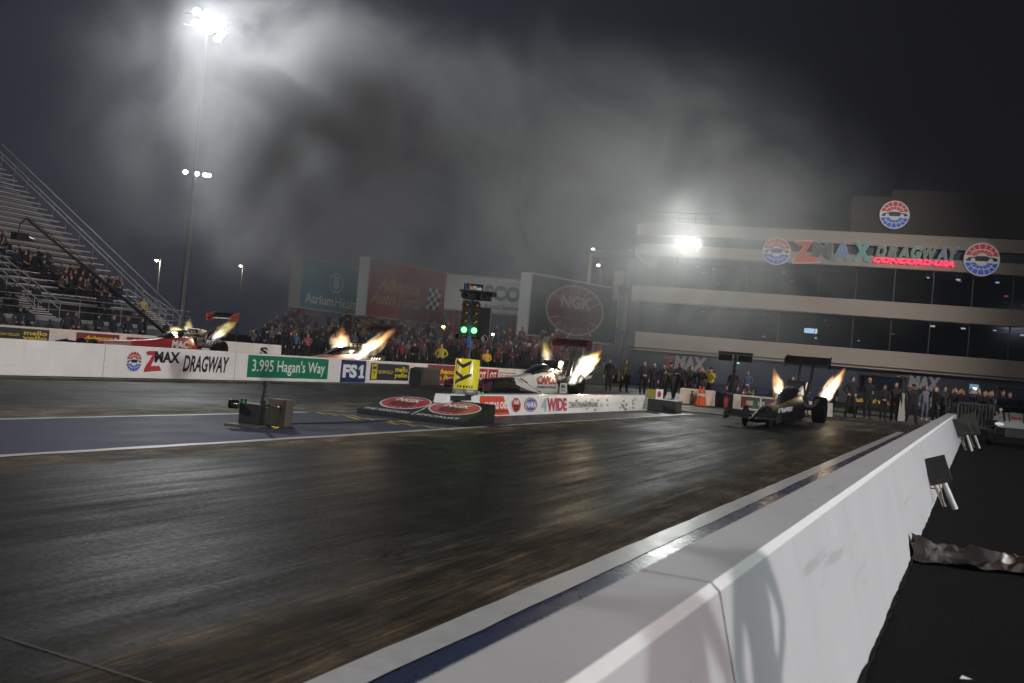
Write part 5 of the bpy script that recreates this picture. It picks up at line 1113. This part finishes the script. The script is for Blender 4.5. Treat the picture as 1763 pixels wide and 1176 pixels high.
# ------------------------------------------------------------------ people
HEADZ = 1.645
def make_person(name, arms='down', legs='stand', sleeve=True, lean=0.0, cap=False, sub=2):
    """one continuous skinned body facing -Y, slots: 0 skin 1 shirt 2 trousers 3 shoes 4 eyes"""
    P, E, Rr, B = [], [], [], []
    def J(p, r, par=None, b=1):
        P.append(V(p)); Rr.append(r if isinstance(r, tuple) else (r, r)); k = len(P)-1
        if par is not None: E.append((par, k)); B.append(b)
        return k
    sit = legs == 'sit'; dz = -.42 if sit else 0
    pel = J((0, 0, .95+dz), (.15, .11)); sp = J((0, lean*.3, 1.12+dz), (.145, .105), pel, 1); ch = J((0, lean*.7, 1.31+dz), (.17, .115), sp, 1)
    nb = J((0, lean, 1.455+dz), (.085, .075), ch, 1); nk = J((0, lean-.012, 1.53+dz), .056, nb, 0); h1 = J((0, lean-.03, 1.60+dz), (.072, .088), nk, 0); h2 = J((0, lean-.02, 1.68+dz), (.080, .098), h1, 0); J((0, lean-.012, 1.735+dz), (.055, .066), h2, 0)
    for s in (-1, 1):
        hp = J((s*.09, 0, .885+dz), .108, pel, 2)
        if sit: kn = J((s*.11, -.44, .92+dz), .065, hp, 2); an = J((s*.11, -.42, .50+dz), .045, kn, 2); fx = (-.42, .46+dz)
        elif legs == 'wide': kn = J((s*.15, -.03, .49), .078, hp, 2); an = J((s*.19, .02, .09), .058, kn, 2); fx = (.02, .045)
        elif legs == 'step': kn = J((s*.10, -.03-.07*s, .49), .078, hp, 2); an = J((s*.10, .03-.14*s, .09), .058, kn, 2); fx = (.03-.14*s, .045)
        else: kn = J((s*.10, -.02, .49), .078, hp, 2); an = J((s*.105, .02, .09), .058, kn, 2); fx = (.02, .045)
        x = P[an].x; z = .042 if not sit else P[an].z-.045
        m_ = J((x*1.05, fx[0]-.07, z+.01), (.042, .040), an, 3); J((x*1.1, fx[0]-.16, z), (.04, .03), m_, 3)
        sh = J((s*.185, lean, 1.405+dz), .066, ch, 1); mode = arms[0 if s < 0 else 1] if isinstance(arms, tuple) else arms
        D = {'down': ((.245, .03, 1.13), (.255, -.07, .88), (.25, -.10, .79)), 'crossed': ((.26, -.05, 1.15), (.04, -.22, 1.19 if s > 0 else 1.14), (-.06, -.20, 1.21 if s > 0 else 1.16)),
             'phone': ((.25, -.14, 1.20), (.13, -.30, 1.46), (.09, -.33, 1.56)), 'hips': ((.34, .04, 1.18), (.21, -.08, 1.0), (.15, -.10, .97)), 'camera': ((.25, -.12, 1.22), (.12, -.24, 1.50), (.06, -.25, 1.58)),
             'ears': ((.33, -.06, 1.45), (.16, -.04, 1.60), (.10, -.04, 1.66)), 'front': ((.24, -.04, 1.14), (.10, -.22, 1.04), (.03, -.25, 1.02)), 'lap': ((.23, -.10, 1.14), (.12, -.32, 1.0), (.08, -.38, .99)), 'up': ((.27, -.08, 1.62), (.22, -.14, 1.86), (.2, -.16, 1.97))}[mode]
        el, wr, pa = [V((s*q[0], q[1]+lean*.8, q[2]+dz)) for q in D]
        e_ = J(el, .050, sh, 5); w_ = J(wr, .031, e_, 1 if sleeve else 0); pm_ = J(pa, (.040, .020), w_, 0)
        d = (pa-wr).normalized(); sd = d.cross(V((0, -1, 0)) if abs(d.y) < .9 else V((1, 0, 0))).normalized(); bend = V((0, -.012, 0)) if mode == 'down' else d.cross(sd)*.014
        for f_, (off, ln) in enumerate(((-.027, .060), (-.009, .072), (.009, .068), (.026, .052))):
            a = J(pa+sd*off+d*.035, .0095, pm_, 0); b_ = J(pa+sd*off*1.1+d*(.035+ln*.5)+bend*.5, .0085, a, 0); J(pa+sd*off*1.1+d*(.03+ln)+bend*1.6, .0075, b_, 0)
        a = J(wr+d*.03+sd*-.038*s, .011, pm_, 0); J(wr+d*.075+sd*-.055*s+bend, .009, a, 0)
    me = bpy.data.meshes.new('skel'); me.from_pydata(P, E, []); o = bpy.data.objects.new('skel', me); COL.objects.link(o)
    sk = o.modifiers.new('s', 'SKIN'); sk.use_smooth_shade = True; sk.branch_smoothing = .3
    for i, d_ in enumerate(me.skin_vertices[0].data): d_.radius = Rr[i]; d_.use_root = (i == 0)
    su = o.modifiers.new('u', 'SUBSURF'); su.levels = sub; su.render_levels = sub
    bpy.context.view_layer.update(); dg = bpy.context.evaluated_depsgraph_get()
    mm = bpy.data.meshes.new_from_object(o.evaluated_get(dg)); bpy.data.objects.remove(o); mm.name = name
    hz = 1.645+dz; hy = lean-.02
    for v in mm.vertices:
        c = v.co
        if c.z > 1.55+dz and abs(c.x) < .12 and abs(c.y-hy) < .16:
            fx_ = c.y-hy
            if fx_ < 0:
                c.y -= .026*math.exp(-((c.x/.016)**2+((c.z-(hz-.012))/.022)**2))      # nose
                c.y += .012*math.exp(-(((abs(c.x)-.03)/.014)**2+((c.z-(hz+.018))/.012)**2))  # eye sockets
                c.y -= .010*math.exp(-((c.x/.03)**2+((c.z-(hz-.055))/.014)**2))     # lips
            c.x += (1 if c.x > 0 else -1)*.016*math.exp(-(((abs(c.x)-.078)/.015)**2+((fx_-.01)/.02)**2+((c.z-hz)/.028)**2))   # ears
            if c.z < hz-.05: c.x *= .92
    for k in range(6): mm.materials.append(None)
    seg = [(P[a], P[b_], (sum(Rr[a])+sum(Rr[b_]))/4, m_) for (a, b_), m_ in zip(E, B)]
    for p in mm.polygons:
        c = p.center; best = None; p.use_smooth = True
        for a, b_, r, m_ in seg:
            ab = b_-a; t_ = max(0, min(1, (c-a).dot(ab)/max(ab.length_squared, 1e-9))); dd = (c-(a+ab*t_)).length-r
            if best is None or dd < best[0]: best = (dd, m_)
        m_ = best[1]
        if m_ == 1 and c.z < .98+dz and abs(c.x) < .2 and not sit: m_ = 2
        if m_ == 0 and c.y < hy-.07 and abs(abs(c.x)-.03) < .013 and abs(c.z-(hz+.017)) < .008: m_ = 4
        p.material_index = m_
    return mm, V((0, hy, hz))
PROTO = {}
for nm, a, l, s in (('stand', 'down', 'stand', True), ('stand_short', 'down', 'stand', False), ('crossed', 'crossed', 'wide', True), ('crossed_short', 'crossed', 'wide', False), ('phone', 'phone', 'stand', True), ('hips', 'hips', 'wide', True), ('camera', 'camera', 'step', True), ('ears', 'ears', 'wide', True), ('front', 'front', 'stand', True), ('step', ('down', 'front'), 'step', True), ('up', ('down', 'up'), 'stand', True), ('sit', 'lap', 'sit', True), ('sit_phone', ('lap', 'phone'), 'sit', False)):
    PROTO[nm] = make_person('person', a, l, s, cap=False)
SKINS = [mat('skin', c, .5, var=.06) for c in ((.50, .28, .20), (.42, .23, .16), (.22, .11, .07), (.56, .34, .26))]
EYE = mat('eyes', (.02, .018, .015), .2); SHOE = [mat('dark shoes', (.02, .02, .022), .6), mat('pale shoes', (.45, .45, .45), .6)]
HAIRM = [mat('hair', c, .6, stretch=(1, 1, .2), scale=30, var=.4) for c in ((.015, .011, .009), (.05, .028, .015), (.14, .12, .10))]
def hair_mesh(kind):
    mb = MB(); rings = []
    if kind == 'hair':
        for i in range(7):
            t_ = i/6; z = -.02+.125*math.sin(t_*PI/2); q = math.cos(t_*PI/2)**.6+.01
            rings.append([(.093*q*math.cos(a), .022*(1-t_*.3)+.108*q*math.sin(a)*(1.0 if math.sin(a) > 0 else .93), z+(.035 if math.sin(a) < -.3 else 0)*(1-t_)-(.05*(1-t_) if math.sin(a) > .3 else 0)) for a in [2*PI*j/16 for j in range(16)]])
    elif kind == 'long':
        for i in range(9):
            t_ = i/8; z = -.17+.275*t_; q = (1 if t_ < .6 else math.cos((t_-.6)/.4*PI/2)**.6)+.01
            rings.append([(.10*q*math.cos(a), .035+.10*q*math.sin(a)*(1.0 if math.sin(a) > 0 else (.25 if t_ < .62 else .93)), z) for a in [2*PI*j/16 for j in range(16)]])
    else:
        for i in range(6):
            t_ = i/5; z = .025+.088*math.sin(t_*PI/2); q = math.cos(t_*PI/2)**.55+.01
            rings.append([(.094*q*math.cos(a), .006+.110*q*math.sin(a), z) for a in [2*PI*j/16 for j in range(16)]])
    mb.loft(rings)
    if kind == 'cap': mb.loft([[(-.075, -.08, .022), (.075, -.08, .022), (.075, -.08, .034), (-.075, -.08, .034)], [(-.06, -.19, .004), (.06, -.19, .004), (.06, -.19, .012), (-.06, -.19, .012)]])
    o = mb.build(kind, INK, None, smooth=True); me = o.data; bpy.data.objects.remove(o); return me
HM = {k: hair_mesh(k) for k in ('hair', 'long', 'cap')}
PR = random.Random(21)
def cloth(col):
    key = ('c',)+tuple(col)
    if key not in _mc: _mc[key] = mat('cloth', col, .8, var=.22, scale=5, bump=.25)
    return _mc[key]
def person(label, x, y, z=0.0, pose='stand', face=0.0, shirt=(.011, .011, .013), pants=(.008, .008, .010), hat='hair', hatcol=None, h=1.75, group=None, skin=None, shoes=0, sleeves=None):
    me, hc = PROTO[pose]; o = bpy.data.objects.new('person', me); COL.objects.link(o); o.location = (x, y, z); o.rotation_euler = (0, 0, face)
    s = h/1.79; o.scale = (s*PR.uniform(.97, 1.1), s*PR.uniform(.98, 1.08), s); tag(o, label, 'person', group)
    for k, m in enumerate((skin or PR.choice(SKINS[:2]+SKINS[3:]+SKINS[:1]), cloth(shirt), cloth(pants), SHOE[shoes], EYE, cloth(sleeves or shirt))):
        o.material_slots[k].link = 'OBJECT'; o.material_slots[k].material = m
    if hat:
        c = bpy.data.objects.new('hair' if hat != 'cap' else 'cap', HM[hat]); COL.objects.link(c); c.parent = o; c.location = hc
        c.material_slots[0].link = 'OBJECT'; c.material_slots[0].material = cloth(hatcol) if hatcol else PR.choice(HAIRM)
    return o
DK = (.009, .009, .011); YS = (.45, .33, .03); RDS = (.15, .02, .024); NV = (.014, .02, .045)
def pp(label, px, py, Y=None, **k):
    q = G(px, py) if Y is None else PY(px, py, Y)
    k.setdefault('face', 0.0); k['face'] += PR.uniform(-.5, .5)-math.atan2(q.x, q.y)
    return person(label, q.x, q.y if Y is None else Y, 0, **k)
GC = 'crew standing behind the starting line'
pp('man in black at the left end of the crew, beside the white hot flame', 1047, 670, 50.5, pose='stand', group=GC)
pp('man in a black and yellow jacket at the left of the crew', 1073, 676, 51, pose='step', shirt=(.05, .045, .02), group=GC, face=.3)
pp('bald man in black looking up, between the yellow jacket man and the white sleeved man', 1105, 679, 50.5, pose='front', hat=None, group=GC, face=.3)
pp('wide man in a black shirt with white sleeves and a cap, arms folded', 1151, 687, 48.6, pose='crossed', shirt=(.06, .055, .06), sleeves=(.5, .5, .5), hat='cap', hatcol=DK, h=1.8, group=GC)
pp('man in a pale cap behind the white sleeved man', 1122, 683, 52, pose='stand', hat='cap', hatcol=(.4, .4, .4), group=GC, h=1.68)
pp('slim person in black with short hair, arms down, left of the tallest man', 1139, 684, 50.2, pose='stand', group=GC, h=1.68)
pp('tall man in black standing before the white letters on the blue wall', 1167, 688, 47.6, pose='crossed', h=1.83, hat='hair', group=GC, face=.5)
pp('man in black with a serious pale face between the tallest man and the photographer', 1185, 690, 47.2, pose='stand', group=GC, h=1.72)
pp('person in black raising a phone beside the yellow vested photographer', 1204, 690, 47.2, pose='phone', group=GC, h=1.7)
pp('photographer in a yellow and black vest holding a camera to his face', 1220, 691, 47.4, pose='camera', shirt=YS, hat='cap', hatcol=DK, group=GC, h=1.72)
pp('person in dark red behind the post of the T shaped display', 1260, 692, 49, pose='stand', shirt=(.05, .02, .025), group=GC)
pp('person in faded blue standing behind the display stand', 1283, 694, 50, pose='front', shirt=(.06, .08, .14), pants=(.05, .06, .1), group=GC, hat='cap', hatcol=(.1, .1, .12))
pp('yellow shirted person behind the cockpit of the black dragster', 1360, 705, 46.5, pose='front', shirt=(.5, .38, .03), group=GC, h=1.62)
pp('man in black mostly hidden by the right flame of the black dragster', 1428, 716, 46.5, pose='stand', group=GC)
pp('broad man in black facing the camera, right of the flame', 1463, 718, 46.2, pose='hips', h=1.84, group=GC)
pp('man in a black polo with a bare bright head before the tow tractor', 1492, 722, 46.3, pose='stand', h=1.86, hat=None, group=GC)
pp('person in black right of the polo man, hands at the front', 1519, 724, 46.5, pose='front', group=GC, h=1.6)
pp('man with grey hair in a black jacket left of the white stand', 1538, 726, 46.8, pose='stand', group=GC, h=1.75, hat='hair')
pp('broad man in black covering his ears with raised arms', 1568, 728, 46.4, pose='ears', h=1.72, hat='cap', hatcol=DK, group=GC)
pp('person in dark clothes with pale shoes near the end of the near wall', 1609, 724, 51, pose='phone', group=GC, shoes=1)
pp('person in grey and blue behind the near wall end', 1590, 722, 54, pose='stand', shirt=(.12, .13, .17), pants=(.08, .09, .13), group=GC, shoes=1)
pp('second person in dark clothes behind the near wall end, beside the phone holder', 1622, 727, 50, pose='stand', group=GC, shoes=1)
pp('person in dark clothes raising a phone over the barricade', 1640, 730, 49.5, pose='phone', group=GC, shoes=1)
for k, (px, po, col) in enumerate(((1650, 'phone', DK), (1668, 'camera', NV), (1680, 'phone', (.04, .05, .09)), (1691, 'phone', DK), (1704, 'camera', (.05, .04, .04)), (1722, 'stand', DK), (1735, 'stand', NV))):
    pp(('spectator behind the steel barricade holding up a phone', 'spectator behind the steel barricade with a camera at the face', 'spectator standing with lowered arms behind the steel barricade')[{'phone': 0, 'camera': 1, 'stand': 2}[po]], px, 735, 45.2+(k % 3)*.8, pose=po, shirt=col, group='spectators behind the steel barricade', h=1.72+.1*((k*7 % 3)/3))
pp('yellow jacketed person in front of the crowd, left of the starting light tree', 757, 640, 49, pose='hips', shirt=(.42, .36, .05), group=GC, h=1.8)
pp('person in a bright yellow shirt before the red crowd, right of the starting tree', 835, 650, 54, pose='front', shirt=(.6, .38, .03), group=GC, h=1.7)
# crew along the far lanes behind the centre wall
for px, Y, po, sh, lb in ((432, 52, 'phone', (.10, .11, .12), 'grey dressed person left of the capped man beyond the far lanes'), (455, 53, 'front', NV, 'capped man in dark blue near the red dragster wing, beyond the far lanes'), (478, 53, 'camera', DK, 'person aiming a camera beyond the white outer wall end'), (497, 52, 'stand', DK, 'tall person in black at the end of the outer white wall'), (506, 54, 'stand', (.06, .10, .2), 'person in blue at the end of the outer white wall'), (527, 52, 'crossed', (.30, .08, .10), 'person in a pink red shirt with folded arms left of the orange flame'), (566, 55, 'stand', DK, 'person in dark clothes behind the canopy of the second red dragster'), (690, 54, 'stand', RDS, 'person in a red jacket right of the long orange flame'), (712, 55, 'front', DK, 'person in black right of the red jacket beyond the centre wall'), (728, 55, 'stand', (.05, .05, .06), 'person in charcoal left of the yellow jacket beyond the centre wall'), (660, 56, 'phone', NV, 'person in dark blue under the wing of the second red dragster')):
    q = PY(px, 620, Y); person(lb, q.x, Y, 0, pose=po, shirt=sh, face=PR.uniform(-.4, .4)+.5, hat=PR.choice(('hair', 'cap')), hatcol=None, group='crew beyond the far lanes')
# marshals along the outer wall
for k, px in enumerate((8, 42, 62, 118, 140, 184, 200, 224, 252, 292)):
    q = PX(px, 560, -42.0); person(('dark dressed marshal with arms down behind the outer wall', 'dark dressed marshal with hands on hips behind the outer wall', 'dark dressed marshal with hands together behind the outer wall')[k % 3], -42.0-PR.uniform(0, .7), q.y, 0, pose=('stand', 'hips', 'front')[k % 3], shirt=PR.choice((DK, NV, (.03, .03, .035))), face=PR.uniform(.8, 1.7), hat=PR.choice(('hair', 'cap', 'long')), hatcol=None, group='marshals behind the outer wall')
# people on the grandstand walkway
for px, po, sh, pa, lb in ((172, 'front', DK, DK, 'man in black on the grandstand walkway, left of his companion'), (186, 'stand', NV, DK, 'person in navy on the grandstand walkway, right of the man in black'), (245, 'hips', (.46, .36, .12), NV, 'person in a yellow jacket on the grandstand walkway'), (60, 'stand', DK, NV, 'dark person on the walkway left of the first stair rail'), (24, 'front', DK, DK, 'dark person on the walkway at the left edge')):
    q = PX(px, 535, -46.6); person(lb, -46.6, q.y, 1.32, pose=po, shirt=sh, pants=pa, face=1.2, hat='hair' if px != 186 else 'cap', group='people on the grandstand walkway')
# seated spectators
rs = random.Random(4); seats = set()
cl = [(45, 1, 3), (46.6, 2, 2), (42.5, 1, 5), (43.2, 2, 5), (42.2, 3, 6), (40.8, 4, 4), (45.5, 4, 2), (41.5, 5, 4), (38.5, 6, 4), (36.8, 7, 3), (35.8, 9, 3), (36.5, 10, 3), (34.2, 13, 3), (35, 14, 2), (40.6, 7, 2), (37.4, 4, 3), (31, 1, 3), (32.2, 3, 4), (30.4, 5, 3), (35.2, 2, 3)]
SC_ = [('dark', DK), ('navy', NV), ('maroon', (.06, .018, .02)), ('grey', (.07, .07, .078)), ('charcoal', (.022, .022, .026))]
for y0, k, n in cl:
    for i in range(n):
        y = y0+i*.62+rs.uniform(-.08, .08)
        if (round(y*2), k) in seats or y > YE-1.5: continue
        seats.add((round(y*2), k)); nm, col = rs.choice(SC_); lo = k < 4
        person(f'seated spectator in a {nm} jacket {"in the lower rows" if k < 4 else "in the middle rows" if k < 9 else "in the upper rows"} of the grandstand', -46-2.2-k*TR+.05, y, ZB+k*RS+.42-.50, pose=rs.choice(('sit', 'sit', 'sit_phone')), shirt=col, pants=rs.choice((DK, NV)), face=PI/2*1.0+rs.uniform(-.2, .5), hat=rs.choice(('hair', 'cap', 'long')), group=f'{nm} dressed spectators in the {"lower" if k < 4 else "middle" if k < 9 else "upper"} grandstand rows')
# standing crowd on the low bleachers
for k in range(6):
    n = 22
    for i in range(n):
        x = .3+27.2*i/n+rs.uniform(-.25, .25)
        if rs.random() < .12: continue
        red = x > 15 and rs.random() < .7
        nm, col = ('red', rs.choice((RDS, (.11, .022, .026), (.17, .04, .04)))) if red else rs.choice(SC_+[('yellow', (.18, .14, .05))]*(1 if x < 12 else 0)+[('pale', (.15, .15, .145))])
        ps = rs.choice(('stand', 'front', 'phone', 'crossed', 'hips', 'up')); pw = {'stand': 'with arms down', 'front': 'with hands together', 'phone': 'holding up a phone', 'crossed': 'with folded arms', 'hips': 'with hands on hips', 'up': 'waving one arm'}[ps]
        sd = 'left' if x < 14 else 'right'
        person(f'far spectator in {nm} top {pw} in the {sd} crowd under the billboards', -52+x, 63.5+k*.85+.4, .25+k*.32, pose=ps, shirt=col, pants=rs.choice((DK, NV, (.04, .04, .05))), face=rs.uniform(-.2, .6)+.55, hat=rs.choice(('hair', 'cap', 'long')), h=rs.uniform(1.6, 1.85), group=f'{nm} topped spectators {pw} in the {sd} crowd')
# two people beside the photographer, just outside the picture: their shadows fall on the near wall
person('person with hands on hips just outside the photo, casting a shadow on the near wall', 1.0, 2.9, 0, pose='hips', shirt=DK, face=-1.45, group='people beside the photographer')
person('second person beside the photographer outside the photo, farther along the near wall', 1.15, .9, 0, pose='stand', shirt=NV, face=-1.2, group='people beside the photographer')
# ------------------------------------------------------------------ smoke and haze
def smoke(name, lo, hi, blobs, dens, scale=.13, seed=0.0, col=(.86, .88, .90), thr=.31, step=1.0):
    m = bpy.data.materials.new('smoke'); m.use_nodes = True; nt = m.node_tree; nt.nodes.remove(nt.nodes['Principled BSDF']); L = nt.links.new
    t = nd(nt, 'ShaderNodeTexCoord')
    mp = nd(nt, 'ShaderNodeMapping'); mp.inputs['Location'].default_value = (seed, seed*.7, 0); L(t.outputs['Object'], mp.inputs[0])
    nz = nd(nt, 'ShaderNodeTexNoise'); nz.inputs['Scale'].default_value = scale; nz.inputs['Detail'].default_value = 5; nz.inputs['Roughness'].default_value = .6; nz.inputs['Distortion'].default_value = .9; L(mp.outputs[0], nz.inputs[0])
    mr = nd(nt, 'ShaderNodeMapRange', interpolation_type='SMOOTHSTEP'); mr.inputs[1].default_value = thr; mr.inputs[2].default_value = thr+.42; L(nz.outputs[0], mr.inputs[0])
    acc = None
    for c, r, amt in blobs:
        s1 = nd(nt, 'ShaderNodeVectorMath', operation='SUBTRACT'); L(t.outputs['Object'], s1.inputs[0]); s1.inputs[1].default_value = c
        s2 = nd(nt, 'ShaderNodeVectorMath', operation='DIVIDE'); L(s1.outputs[0], s2.inputs[0]); s2.inputs[1].default_value = r
        s3 = nd(nt, 'ShaderNodeVectorMath', operation='LENGTH'); L(s2.outputs[0], s3.inputs[0])
        f = nd(nt, 'ShaderNodeMapRange', interpolation_type='SMOOTHSTEP'); f.inputs[1].default_value = 1; f.inputs[2].default_value = .1; f.inputs[3].default_value = 0; f.inputs[4].default_value = amt; L(s3.outputs['Value'], f.inputs[0])
        if acc is None: acc = f.outputs[0]
        else:
            a = nd(nt, 'ShaderNodeMath', operation='ADD'); L(acc, a.inputs[0]); L(f.outputs[0], a.inputs[1]); acc = a.outputs[0]
    ml = nd(nt, 'ShaderNodeMath', operation='MULTIPLY'); L(acc, ml.inputs[0]); L(mr.outputs[0], ml.inputs[1])
    m2 = nd(nt, 'ShaderNodeMath', operation='MULTIPLY'); L(ml.outputs[0], m2.inputs[0]); m2.inputs[1].default_value = dens
    pv = nd(nt, 'ShaderNodeVolumePrincipled'); pv.inputs['Color'].default_value = (*col, 1); pv.inputs['Anisotropy'].default_value = .42; L(m2.outputs[0], pv.inputs['Density']); L(pv.outputs[0], nt.nodes['Material Output'].inputs['Volume'])
    m.cycles.volume_step_rate = step
    o = MB().bb(lo, hi).build(name, m); return tag(o, kind='stuff')
def at3(px, py, Y): q = PY(px, py, Y); return (q.x, q.y, q.z)
smoke('smoke', (-80, 51, .8), (4, 79.3, 41), [
    (at3(470, 110, 60), (13, 8, 9), .42), (at3(530, 150, 62), (13, 9, 9), .8), (at3(660, 220, 61), (14, 9, 10), .75), (at3(475, 250, 61), (8, 8, 10), 1.1), (at3(462, 365, 61), (7, 8, 7), 1.0), (at3(575, 320, 60), (11, 8, 10), 1.1), (at3(350, 230, 61), (16, 10, 17), .09), (at3(800, 290, 61), (16, 9, 13), .5), (at3(960, 320, 61), (16, 9, 12), .5), (at3(1130, 340, 61), (15, 9, 11), .42), (at3(1320, 440, 62), (13, 9, 10), .22), (at3(760, 500, 61), (26, 9, 7), .15), (at3(1150, 560, 61), (13, 9, 6), .14), (at3(368, 45, 70), (5, 5, 5), .10), (at3(1210, 425, 75.5), (11, 7, 9), .28), (at3(130, 260, 61), (28, 11, 20), .02)], .24, step=.55, col=(.95, .955, .965))
hz = bpy.data.materials.new('haze'); hz.use_nodes = True; nt = hz.node_tree; nt.nodes.remove(nt.nodes['Principled BSDF'])
pv = nd(nt, 'ShaderNodeVolumePrincipled'); pv.inputs['Color'].default_value = (.80, .86, 1, 1); pv.inputs['Density'].default_value = .00032; pv.inputs['Anisotropy'].default_value = .3; nt.links.new(pv.outputs[0], nt.nodes['Material Output'].inputs['Volume'])
o = MB().bb((-420, -140, -1.2), (220, 520, 56)).build('haze', hz); tag(o, kind='stuff')
